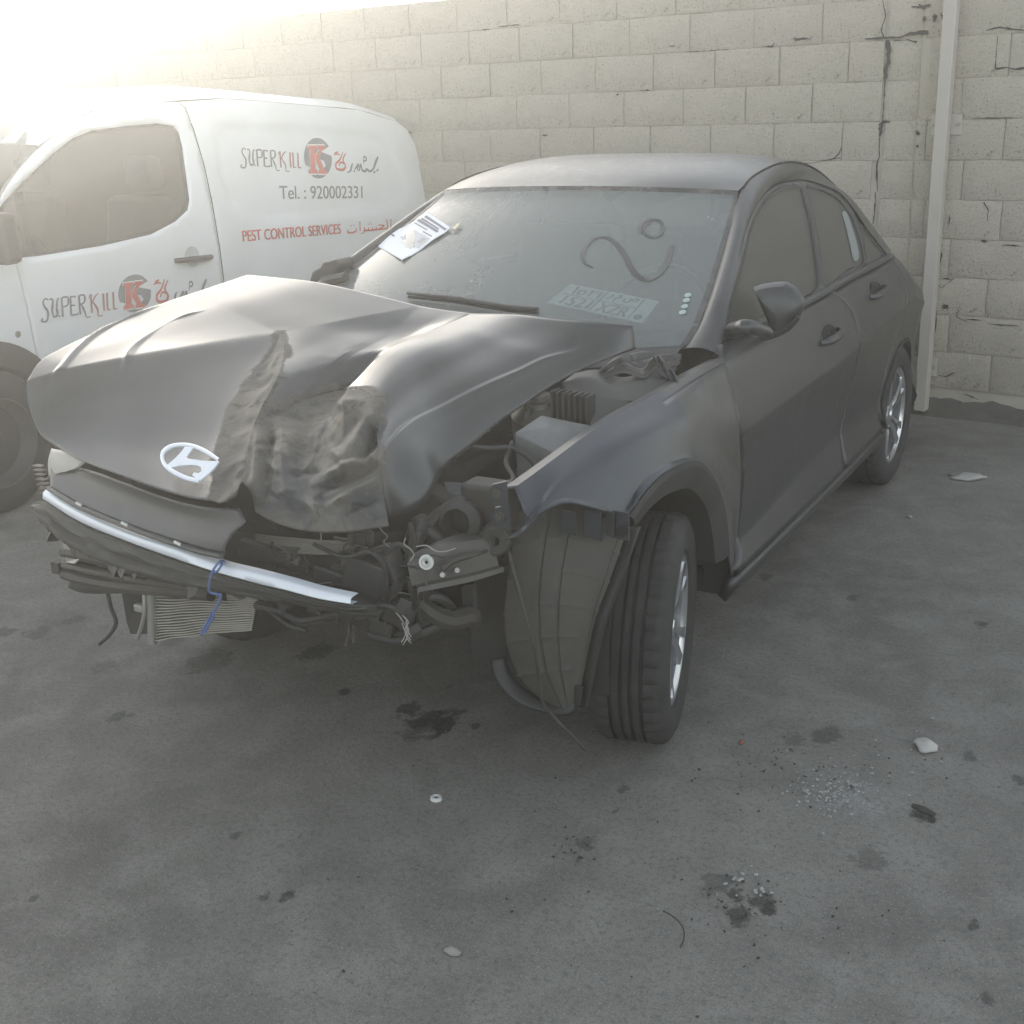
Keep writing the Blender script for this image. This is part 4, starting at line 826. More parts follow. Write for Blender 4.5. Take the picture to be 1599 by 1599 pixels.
c0 = cr(fm, nF); c1 = cr(fb, nF); d0 = cr([fm[0]]+FL([(1137, 588), (1147, 625), (1153, 660), (1155, 700), (1156, 740), (1154, 790), (1148, 850)])+[fb[0]], mF)-np.array((0, .006, 0)); d1 = cr([fm[-1], at(803, 826, x=.754), fb[-1]], mF)
G = coons(c0, c1, d0, d1); u = np.linspace(0, 1, nF)[None, :]; v = np.linspace(0, 1, mF)[:, None]; G[:, :, 0] += .007*np.sin(math.pi*np.minimum(1, v*1.1))*np.sin(math.pi*np.clip(u*1.0, 0, 1))**.7
_y, _z = G[..., 1].ravel(), G[..., 2].ravel(); _A = np.stack([np.ones_like(_y), _y, _z, _y*_z, _y*_y, _z*_z], 1); _q = np.linalg.lstsq(_A, G[..., 0].ravel(), rcond=None)[0]; _w = np.minimum(1, 7*(1-v))*np.minimum(1, 5*v)*np.minimum(1, 6*u)+0*G[..., 0]; G[..., 0] = G[..., 0]*(1-.85*_w)+(_A @ _q).reshape(_w.shape)*.85*_w
B = MB(); B.grid(G); B.grid(ruled(cr(ft, nF), c0, 5)); ins = cr(ft, nF)+np.array((-.03, .0, -.006)); B.grid(np.stack([ins+np.array((0, 0, -.03)), ins, cr(ft, nF)]))
FEN = B.build('front_fender', M_fend, CAR, thick=.004, merge=.004, angle=28)
for px, py, dx in ((791, 772, 0), (795, 808, 0)):                          # torn mounting tabs at its nose
    c = at(px, py, x=.72); B = MB(); B.prism([c+np.array(p) for p in ((.0, .0, .03), (-.03, -.01, .022), (-.045, -.012, -.004), (-.03, -.01, -.026), (.004, 0, -.03))], (.0, .004, .001)); t_ = B.build('fender_tab', M_fend, FEN, smooth=False)
    B = MB(); B.lathe([(.0, -.004), (.009, -.004), (.009, .001), (.013, .002), (.014, .006)], c+np.array((-.02, -.012, 0)), (0, 1, 0), 12); B.build('screw', M_grime, FEN)
# black wheel-arch moulding and liner
al = cr([at(a, b, x=x) for (a, b), x in zip(fb_px[1:10], fbx[1:10])], 40)
B = MB(); rows = []
cy, cz = .10, .40
for k, (dr, dx) in enumerate(((.004, .004), (-.012, .010), (-.05, .002), (-.075, -.012), (-.06, -.12), (-.04, -.3))):
    rows.append([p+np.array((dx, (p[1]-cy)/math.hypot(p[1]-cy, p[2]-cz)*dr, (p[2]-cz)/math.hypot(p[1]-cy, p[2]-cz)*dr)) for p in al])
B.grid(np.array(rows)); B.build('front_arch_moulding', M_liner, CAR)
# right fender, plain
def rf():
    arc = arcp((.05, .36), .37, 0, 180, 24); o = [(.52, .34)]+arc+[(-.36, .36), (-.42, .5), (-.45, .70), (-.42, .88), (-.1, .945), (.2, .985), (.52, 1.03)]+[(a-.004, b) for a, b in g1[1:-1]]
    B = MB(); B.sheet(o, [], .06, lambda y, z: (-(fx(y, min(z, .93))-max(0, z-.93)*.6), y, z)); B.build('front_fender', M_paint, CAR, thick=.004)
rf()
# --- wheels
def wheel(c, n, R, name='wheel'):
    """c: centre of the tyre, n: outward axis"""
    n = Vector(n).normalized(); N = 168; B = MB(); w = .102
    prof = [(.212, .080), (.222, .098), (.25, .108), (.285, .106), (R-.018, .096), (R-.007, .088), (R-.001, .076), (R, .070), (R, .047), (R-.011, .045), (R-.011, .038), (R, .036), (R, .018), (R-.011, .016), (R-.011, .009), (R, .007), (R, -.007), (R-.011, -.009), (R-.011, -.016), (R, -.018), (R, -.036), (R-.011, -.038), (R-.011, -.045), (R, -.047), (R, -.070), (R-.001, -.076), (R-.007, -.088), (R-.018, -.096), (.285, -.106), (.25, -.108), (.212, -.09)]
    def rad(j, i, r):
        h = abs(prof[j][1])
        if .046 < h < .09 and r > R-.010: return r-(.009 if i % 4 == 0 else 0)
        if h < .04 and r > R-.001: return r-(.0035 if (i+int(h*300)) % 6 == 0 else 0)
        return r
    B.lathe(prof, c, n, N, rad=rad)
    W = B.build(name, M_tyre, CAR, angle=40)
    B = MB(); B.lathe([(.10, -.07), (.19, -.06), (.198, .02), (.200, .075), (.212, .088), (.218, .090), (.219, .080)], c, n, 64); B.build('rim', M_silver, W)
    D = MB(); D.lathe([(0, .0), (.13, .0), (.135, -.02)], c, n, 40); D.build('brake_disc', M_grime, W)
    e1 = (Vector((0, 0, 1))-n*n.z).normalized(); e2 = n.cross(e1)
    P = lambda r, a, h: Vector(c)+n*h+(e1*math.cos(a)+e2*math.sin(a))*r
    for k in range(5):
        a = 2*math.pi*k/5+.25; S = MB()
        for side in (1, -1):
            o = .10*side
            pts = [(.030, a+side*.25, .070), (.030, a+side*1.0, .060), (.10, a+side*.30, .075), (.197, a+side*.30, .088), (.199, a+side*.13, .090), (.10, a+side*.075, .082)]
            f = [P(*q) for q in pts]; b = [P(q[0], q[1], q[2]-.03) for q in pts]; m_ = len(f)
            S.add(f+b, [tuple(range(m_)), tuple(range(2*m_-1, m_-1, -1))]+[(i, i+m_, (i+1) % m_+m_, (i+1) % m_) for i in range(m_)])
        S.build('spoke', M_silver, W, smooth=False)
    H = MB(); H.lathe([(0, .083), (.022, .083), (.030, .076), (.055, .072), (.058, .05)], c, n, 30); H.build('hub_cap', M_silver, W)
    return W
na = np.array((math.cos(math.radians(13.8)), math.sin(math.radians(13.8)), -.02)); fc = at(1056, 968, x=.865)
R1 = .323; fc[1] += .035
fc[2] = R1-.001+.004
wheel(fc-na*.10, na, R1)
wheel((.768, 2.712, .318), (1, 0, 0), .322); wheel((-.768, 2.712, .318), (-1, 0, 0), .322); wheel((-.745, .16, .322), (-.985, .17, 0), .322)
# ------------------------------------------------------------------ crumpled bonnet: one sheet of steel folded along sharp creases
def hood():
    H1 = (387, 429, .30); C0 = (657, 478, .30); T = (42, 595, -.62)
    side_e = cr(PY([H1, (318, 452, .13), (250, 475, -.03), (175, 507, -.22), (100, 542, -.42), (62, 565, -.53), T]), 160)
    rB = cr(PY([(437, 520, -.06), (372, 530, -.165), (300, 541, -.275), (240, 550, -.36), (185, 560, -.43), (100, 577, -.535), T]), 120)
    rD = cr(PY([C0, (605, 487, .21), (550, 497, .12), (490, 509, .02), (437, 520, -.06)]), 41)
    ridge = np.vstack([rD[:-1], rB])                                       # C0 -> tip
    back = cr(PY([H1, (440, 434, .30), (497, 441, .30), (580, 459, .30), C0]), 100)
    A = coons(side_e, ridge, back, np.repeat(T3(T), 100, 0))
    bulge(A, -.006)
    left = cr(PY([T, (41, 612, -.635), (47, 642, -.645), (62, 677, -.66), (82, 695, -.67)]), 90)
    front = cr(PY([(82, 695, -.67), (130, 720, -.72), (190, 742, -.77), (240, 760, -.80), (300, 777, -.83), (332, 781, -.84)]), 120)
    fold = cr(PY([(437, 520, -.06), (425, 550, -.16), (400, 582, -.28), (377, 625, -.42), (362, 660, -.52), (352, 682, -.58), (345, 712, -.66), (340, 745, -.75), (332, 781, -.84)]), 90)
    Bp = coons(rB[::-1], front, left, fold); bulge(Bp, .006)
    lobe_in = cr(PY([(437, 520, -.06), (440, 548, -.17), (430, 590, -.33), (405, 640, -.48), (395, 665, -.55), (385, 700, -.66), (384, 735, -.74), (378, 752, -.78)]), 90)
    lobe_bot = cr(PY([(332, 781, -.84), (345, 784, -.85), (365, 774, -.84), (378, 752, -.78)]), 24)
    Lb = coons(fold, lobe_in, np.repeat(fold[:1], 24, 0), lobe_bot)
    cr2 = cr(PY([(735, 489, .30), (702, 503, .21), (675, 515, .13), (637, 530, .05), (600, 547, -.02), (578, 568, -.07), (562, 585, -.11), (540, 607, -.16)]), 60)
    cr2c = cr(PY([(735, 489, .30), (702, 503, .195), (675, 515, .105), (637, 530, -.03), (600, 547, -.15), (578, 568, -.23), (562, 585, -.285), (540, 607, -.36)]), 60)
    topD = np.vstack([rD[::-1][:-1], cr(np.array([rD[0], T3((700, 485, .30))[0], cr2[0]]), 20, False)])
    dl = cr(PY([(395, 662, -.55), (430, 645, -.43), (472, 625, -.31), (510, 614, -.22), (540, 607, -.16)]), len(topD))
    jl = cr(lobe_in[:61], 60)
    dl[0] = jl[-1]
    D = coons(topD, dl, jl, cr2); bulge(D, -.022)
    rearC = cr(PY([(735, 489, .30), (806, 491, .255), (869, 498, .23), (930, 503, .225), (988, 509, .24)]), 70)
    lowC = cr(PY([(540, 607, -.36), (562, 609, -.375), (580, 619, -.405), (588, 640, -.45), (588, 668, -.50), (590, 700, -.58), (592, 722, -.63)]), 70)
    cl = cr(PY([(988, 509, .24), (945, 530, .205), (900, 547, .15), (853, 560, .075), (816, 578, .0), (759, 603, -.12), (691, 638, -.27), (650, 658, -.39), (620, 682, -.50), (600, 708, -.585), (592, 722, -.63)]), 60)
    C = coons(rearC, lowC, cr2c, cl); bulge(C, .003)
    fl_ = cr(PY([(993, 545, .24), (931, 567, .15), (884, 589, .07), (838, 619, -.04), (791, 652, -.14), (744, 691, -.27), (697, 731, -.41), (680, 757, -.50), (668, 781, -.55), (640, 800, -.60), (607, 806, -.66)]), 60)
    F = coons(cl, fl_, cr(np.array([cl[0], fl_[0]]), 9), cr(PY([(592, 722, -.63), (598, 760, -.66), (607, 806, -.66)]), 9)); bulge(F, .002)
    # torn, wadded middle
    et = np.vstack([dl, lowC[1:]])
    et = cr(np.vstack([dl[:], lowC[1:45]]), 110)
    el = cr(np.vstack([lobe_in[60:], PY([(392, 770, -.79), (399, 800, -.80)])]), 100)
    eb = cr(PY([(399, 800, -.80), (420, 812, -.82), (450, 822, -.83), (500, 830, -.83), (557, 828, -.81), (607, 820, -.76)]), 110)
    er = cr(np.vstack([lowC[44:], PY([(597, 760, -.67), (607, 820, -.76)])]), 100)
    E = coons(et, eb, el, er)
    rng = random.Random(5)
    vd = np.array((.35, -.75, .45)); vd /= np.linalg.norm(vd)
    mm, n = E.shape[:2]
    folds = [(400, 665, 395, 800, .012, 14), (418, 660, 412, 790, -.013, 12), (440, 655, 450, 815, .013, 22), (474, 640, 480, 720, -.010, 16), (478, 720, 500, 826, .007, 14), (540, 616, 505, 680, .016, 14), (505, 680, 478, 745, .011, 12), (562, 640, 520, 700, -.020, 15), (588, 662, 560, 722, -.030, 18), (572, 648, 590, 700, -.018, 14),
        (498, 750, 596, 702, .020, 10), (505, 763, 600, 720, -.017, 9), (520, 786, 604, 747, .017, 10), (540, 801, 606, 770, -.013, 9), (470, 780, 530, 826, .009, 12), (430, 642, 475, 662, -.010, 9), (455, 742, 500, 737, -.009, 8), (410, 720, 440, 737, .007, 8), (448, 690, 470, 745, .008, 9), (515, 700, 540, 735, .009, 9), (420, 770, 470, 800, -.008, 9), (560, 790, 575, 825, .007, 7), (395, 700, 430, 690, -.006, 7), (530, 640, 560, 625, .01, 9)]
    rf = random.Random(9)
    for _ in range(22):
        a0, b0, t0 = rf.uniform(400, 600), rf.uniform(645, 815), rf.uniform(-1.2, 1.2); l0 = rf.uniform(14, 38); folds.append((a0-l0*math.cos(t0), b0-l0*math.sin(t0), a0+l0*math.cos(t0), b0+l0*math.sin(t0), rf.choice((-1, 1))*rf.uniform(.002, .0045), rf.uniform(4, 7)))
    def project(p):
        d = p-CAMV; zz = d @ _f; return SZ/2+FPX*(d @ _r)/zz, SZ/2-FPX*(d @ _u)/zz
    E0 = E.copy()
    for j in range(mm):
        for i in range(n):
            u, v = i/(n-1), j/(mm-1); e = min(1, 9*min(u, 1-u))*min(1, 9*v)*min(1, .3+6*(1-v)); p = E0[j, i]; X, Y = project(p); h = 0
            X += 7*noise.noise((p[0]*9, p[2]*9, 1)); Y += 7*noise.noise((p[0]*9, p[2]*9, 5))
            for x0, y0, x1, y1, a, wd in folds:
                dx, dy = x1-x0, y1-y0; L2 = dx*dx+dy*dy; t = ((X-x0)*dx+(Y-y0)*dy)/L2; tc = min(1, max(0, t)); d = math.hypot(X-x0-tc*dx, Y-y0-tc*dy)
                h += a*max(0, 1-d/wd)*min(1, 4*min(tc, 1-tc)+.25)
            E[j, i] = p+vd*e*(1.8*h+.006*noise.noise((p[0]*7, p[1]*4, p[2]*8))+(.0045*(1-2*abs(noise.noise((p[0]*17, p[1]*11, p[2]*20))))+.0022*(1-2*abs(noise.noise((p[0]*38, p[1]*25, p[2]*40)))))+.0014*noise.noise((p[0]*60, p[1]*50, p[2]*60)))
    mmL, nL = Lb.shape[:2]
    for j in range(mmL):
        for i in range(nL):
            v = j/(mmL-1); p = Lb[j, i]; e = math.sin(math.pi*v)*min(1, i/12)
            Lb[j, i] = p+vd*e*(.014*(1-2*abs(noise.noise((p[0]*14, p[1]*10, p[2]*14))))-.012)
    for j in range(D.shape[0]):
        for i in range(D.shape[1]):
            v = j/(D.shape[0]-1); u = i/(D.shape[1]-1); p = D[j, i]; e = min(1, 5*v)*min(1, 6*(1-v))*min(1, 5*u)*min(1, 6*(1-u))
            D[j, i] = p+np.array((0, -.3, .9))*e*(.016*noise.noise((p[0]*5, p[1]*5, 2))+.012*max(0, v-.35)*(1-2*abs(noise.noise((p[0]*13, p[1]*13, 7))))*(u < .55))
    # body creases pressed into the left half
    l1 = cr(PY([(250, 475, -.03), (222, 487, -.10), (185, 505, -.19), (150, 522, -.30), (120, 545, -.42), (100, 565, -.51), (82, 597, -.585), (67, 625, -.625), (59, 655, -.65), (60, 672, -.66)]), 90)
    l2 = cr(PY([(330, 470, .0), (270, 507, -.13), (212, 540, -.33), (195, 565, -.44), (175, 597, -.525), (160, 632, -.60), (150, 662, -.66), (144, 692, -.70)]), 90)
    B = MB(); B.cur = 0
    B.grid(A); B.grid(Bp); B.grid(C); B.grid(F); B.grid(D); B.grid(np.stack([cr2, cr2*.5+cr2c*.5+np.array((0, 0, -.01)), cr2c]))
    B.cur = 1; B.grid(E); B.grid(Lb)
    o = B.build('bonnet', [M_hood, M_hood], CAR, merge=.0012, soften=1, thick=.004, angle=24)
    bm = bmesh.new(); bm.from_mesh(o.data); bm.normal_update()
    soft = rB[18:][::4]                                                    # the long fold dies away towards the tip: round it there
    def dist(q, L): d = np.sqrt(((q[:, None, :]-L[None])**2).sum(2)); k = d.argmin(1); return d[np.arange(len(q)), k], k
    bl = np.array(parent_loc(CAR)); vs = list(bm.verts); q = np.array([v.co for v in vs])+bl; d, _ = dist(q, soft)
    for n_, lim in ((26, .085), (14, .05)):
        sel = [v for v, a in zip(vs, d) if a < lim and not v.is_boundary]
        for _ in range(n_): bmesh.ops.smooth_vert(bm, verts=sel, factor=.5, use_axis_x=True, use_axis_y=True, use_axis_z=True)
    bm.normal_update(); q = np.array([v.co for v in vs])+bl
    for L, h, w_ in ((l1, .0085, .016), (l2, .0080, .015), (cl[6:], .0055, .015)):
        d, k = dist(q, L); fade = np.minimum(1, np.minimum(k, len(L)-1-k)/12.)
        for v, dd, ff in zip(vs, d, fade):
            if dd < w_:
                v.co = v.co+Vector((-.05, -.42, .90))*float(h*ff*(1-dd/w_))
    torn = np.vstack([E.reshape(-1, 3), Lb.reshape(-1, 3)]); kd = KDTree(len(torn))
    for k_, p_ in enumerate(torn): kd.insert(Vector(p_), k_)
    kd.balance(); far = np.array([kd.find(v.co+Vector(bl))[2] for v in vs])
    bm.to_mesh(o.data); bm.free()
    at_ = o.data.attributes.new('scuff', 'FLOAT', 'POINT'); at_.data.foreach_set('value', np.clip(1-np.maximum(0, far-.006)/.055, 0, 1).astype(np.float32))
    o.data.shade_smooth(); o.data.set_sharp_from_angle(angle=math.radians(26))
    return o
def T3(p): return np.array([at(p[0], p[1], y=p[2])])
def bulge(G, h):
    mm, n = G.shape[:2]; u = np.linspace(0, 1, n)[None]; v = np.linspace(0, 1, mm)[:, None]
    nrm = np.cross(G[mm//2, -2]-G[mm//2, 1], G[-2, n//2]-G[1, n//2]); nrm /= np.linalg.norm(nrm); nrm *= np.sign(nrm[2] if abs(nrm[2]) > .2 else -nrm[1])
    G += (h*16*u*(1-u)*v*(1-v))[:, :, None]*nrm
HOOD = hood()
def emblem():
    z = lambda l: [(a*.25, 400+b*.25) for a, b in l]
    p0 = at(285, 735, y=-.758); a, b_, c_ = at(215, 690, y=-.695), at(345, 690, y=-.66), at(285, 765, y=-.815); n = np.cross(b_-a, c_-a); n /= np.linalg.norm(n); n *= -np.sign(n[1])
    n = n if n[1] < 0 else -n
    o = p0+n*.022
    pl = lambda l: [on_plane(x, y, o, n) for x, y in z(l)]
    out_ = [(1372, 1268), (1300, 1218), (1215, 1182), (1140, 1172), (1060, 1185), (1018, 1215), (1005, 1255), (1020, 1310), (1060, 1350), (1110, 1380), (1170, 1405), (1250, 1422)]
    in_ = [(1366, 1288), (1288, 1240), (1208, 1202), (1140, 1193), (1076, 1203), (1038, 1228), (1027, 1260), (1042, 1300), (1078, 1332), (1125, 1358), (1180, 1382), (1238, 1396)]
    po, pi = cr(pl(out_), 60), cr(pl(in_), 60); B = MB()
    B.grid(np.stack([po, po+n*.004, (po+pi)/2+n*.006, pi+n*.004, pi]))
    hp = [(1160, 1196), (1214, 1200), (1185, 1238), (1168, 1262), (1180, 1272), (1260, 1284), (1372, 1288), (1342, 1330), (1300, 1372), (1250, 1410), (1222, 1388), (1204, 1374), (1214, 1358), (1245, 1364), (1262, 1350), (1258, 1326), (1236, 1314), (1190, 1310), (1120, 1315), (1062, 1330), (1048, 1312), (1100, 1268), (1135, 1230)]
    B.prism(pl(hp), n*.004)
    B.build('bonnet_emblem', M_chrome, CAR, smooth=True, angle=40)
emblem()
# finger marks and drag lines wiped through the dust near the wing edge, a flange smear
# ------------------------------------------------------------------ engine bay
def slab(name, px, ys, mat, back, parent=CAR, bevel=0):
    """plate with its outline read from the photo at given depths, extruded by a vector"""
    B = MB(); B.prism([at(a, b, y=c) for (a, b), c in zip(px, ys if hasattr(ys, '__len__') else [ys]*len(px))], back); return B.build(name, mat, parent, smooth=False, bevel=bevel)
def hose(name, pts, r, mat, parent=CAR, k=8):
    B = MB(); B.tube(PY(pts), r, k); return B.build(name, mat, parent)
def bay():
    B = MB(); B.box((0, .33, .78), (1.32, .03, .46)); B.box((0, .03, .46), (1.25, .68, .03)); B.build('bulkhead', M_dark, CAR, smooth=False)
    for c_, s_ in (((-.60, -.05, .78), (.04, .8, .5)), ((.66, .10, .62), (.03, .56, .36))): B = MB(); B.box(c_, s_); B.build('inner_wing', M_inner, CAR, smooth=False)
    B = MB()
    for c, s, t in (((.05, .05, .62), (.55, .38, .36), .1), ((-.35, .0, .66), (.25, .4, .3), -.1), ((.02, -.02, .84), (.42, .26, .08), .05)): B.box(c, s, Matrix.Rotation(t, 3, 'Z'))
    B.build('engine_block', M_grime, CAR, bevel=.03)
    # suspension turret with its cap
    c = at(845, 632, y=.02); B = MB(); B.lathe([(.0, .03), (.022, .03), (.028, .02), (.04, .018), (.045, .005), (.062, .0), (.085, -.02), (.09, -.10)], c, (0, -.25, 1), 30); B.build('suspension_turret', M_inner, CAR)
    # upper rail, kinked
    P0 = PY([(878, 597, .08), (915, 592, .14), (950, 604, .16), (985, 598, .20), (1040, 592, .30)]); P1 = PY([(880, 622, .06), (930, 622, .10), (990, 626, .14), (1010, 622, .18), (1050, 604, .30)])
    B = MB(); a, b = cr(P0, 40), cr(P1, 40); B.grid(np.stack([a+np.array((0, .08, .01)), a, b, b+np.array((0, .02, -.05)), b+np.array((0, .1, -.05))])); B.build('upper_rail', M_inner, CAR, thick=.003)
    # crumpled apron sheet by the screen pillar
    for k, (l0, l1) in enumerate((([(935, 578, .22), (970, 556, .28), (1000, 572, .28), (1022, 556, .33), (1065, 552, .42)], [(925, 598, .18), (975, 582, .22), (1005, 590, .24), (1022, 578, .30), (1062, 570, .40)]),
                                  ([(985, 552, .32), (1010, 548, .36), (1035, 560, .36), (1060, 552, .44)], [(990, 572, .28), (1012, 575, .29), (1040, 590, .30), (1062, 566, .42)]),
                                  ([(1018, 556, .31), (1030, 572, .29), (1045, 592, .27), (1055, 603, .26)], [(1030, 554, .33), (1045, 570, .31), (1058, 588, .29), (1062, 598, .28)]))):
        a, b = cr(PY(l0), 36), cr(PY(l1), 36); G = ruled(a, b, 10)
        for j in range(10):
            for i in range(36):
                t = j/9; G[j, i] += np.array((.1, -.6, .7))*(.010*math.sin(t*9+i*.25)+.006*noise.noise((i*.25, j*.5, k*5)))*math.sin(math.pi*min(1, t*1.2))
        B = MB(); B.grid(G); B.build('crumpled_apron', M_inner, CAR, thick=.002)
    # airbox / battery tray with dusty film
    top = PY([(803, 676, -.16), (845, 648, -.06), (923, 664, -.02), (866, 706, -.16)])
    B = MB(); ctr = sum(top)/4+np.array((.0, 0, .012)); V = list(top)+[ctr]+[p+np.array((0, .01, -.2)) for p in top]
    B.add(V, [(0, 1, 4), (1, 2, 4), (2, 3, 4), (3, 0, 4), (0, 3, 8, 5), (3, 2, 7, 8), (2, 1, 6, 7), (1, 0, 5, 6)]); B.build('battery_cover', simple('worn_plastic', (.13, .135, .14), .3, dust=.75, dcol=(.26, .25, .235)), CAR, smooth=False, bevel=.004)
    B = MB()
    for i in range(7):
        q = at(868+i*9, 640+i*1.5, y=-.01+i*.006); B.box(q, (.006, .05, .11))
    B.build('ribbed_duct', M_black, CAR, smooth=False)
    slab('bay_panel', [(870, 640), (925, 618), (985, 628), (935, 668)], [.0, .08, .12, .02], M_inner, (0, .02, -.04))
    slab('apron_plate', [(693, 752), (762, 757), (765, 764), (735, 775), (697, 788), (700, 770)], [-.44, -.40, -.40, -.45, -.47, -.45], M_panel, (0, .004, -.004))
    # headlight carcass: ring, shelf and clips
    c = at(725, 813, y=-.52); B = MB(); B.lathe([(.030, .0), (.042, -.006), (.050, .004), (.052, .03), (.034, .05), (.028, .01)], c, (.15, -1, .2), 36); B.lathe([(0, -.02), (.036, -.02)], c, (.15, -1, .2), 24); B.build('lamp_socket', M_black, CAR)
    c2 = at(700, 812, y=-.50); B = MB(); B.box(c2+np.array((.0, .06, -.01)), (.26, .08, .09), Matrix.Rotation(.2, 3, 'Y')); B.box(at(765, 790, y=-.46), (.12, .08, .12)); B.box(at(668, 838, y=-.56), (.10, .05, .07), Matrix.Rotation(.5, 3, 'Y')); B.build('headlamp_carrier', M_grime, CAR, bevel=.012)
    hose('carrier_rail', [(655, 835, -.58), (690, 800, -.53), (740, 777, -.48), (785, 765, -.42), (800, 762, -.40)], [.016, .014], M_grime)
    hose('wing_strut', [(772, 772, -.46), (774, 800, -.49), (790, 830, -.5), (794, 850, -.5)], [.012, .012], M_grime)
    hose('loom', [(655, 832, -.6), (662, 812, -.58), (645, 860, -.62), (632, 890, -.66), (615, 920, -.7), (590, 938, -.72)], [.014, .018, .016, .015], M_black)
    hose('loom', [(640, 818, -.6), (646, 850, -.63), (636, 880, -.66), (641, 915, -.68), (650, 950, -.66)], [.008, .008], M_black)
    hose('loom', [(648, 885, -.66), (652, 920, -.66), (650, 950, -.66), (655, 972, -.64)], [.009, .009], M_black)
    hose('cable', [(700, 690, -.3), (760, 700, -.25), (800, 700, -.2), (830, 720, -.2), (845, 745, -.22)], [.007, .007], M_black)
    hose('cable', [(800, 690, -.18), (790, 720, -.25), (800, 750, -.35), (770, 760, -.42)], [.006, .006], M_black)
    hose('cable', [(812, 628, .0), (828, 640, -.03), (820, 655, -.05), (835, 650, .0)], [.006, .006], M_black)
    for a, b in ((826, 630), (831, 627), (821, 637)):
        B = MB(); B.box(at(a, b, y=.0), (.008, .006, .006)); B.build('wire_clip', M_alu, CAR, smooth=False)
bay()
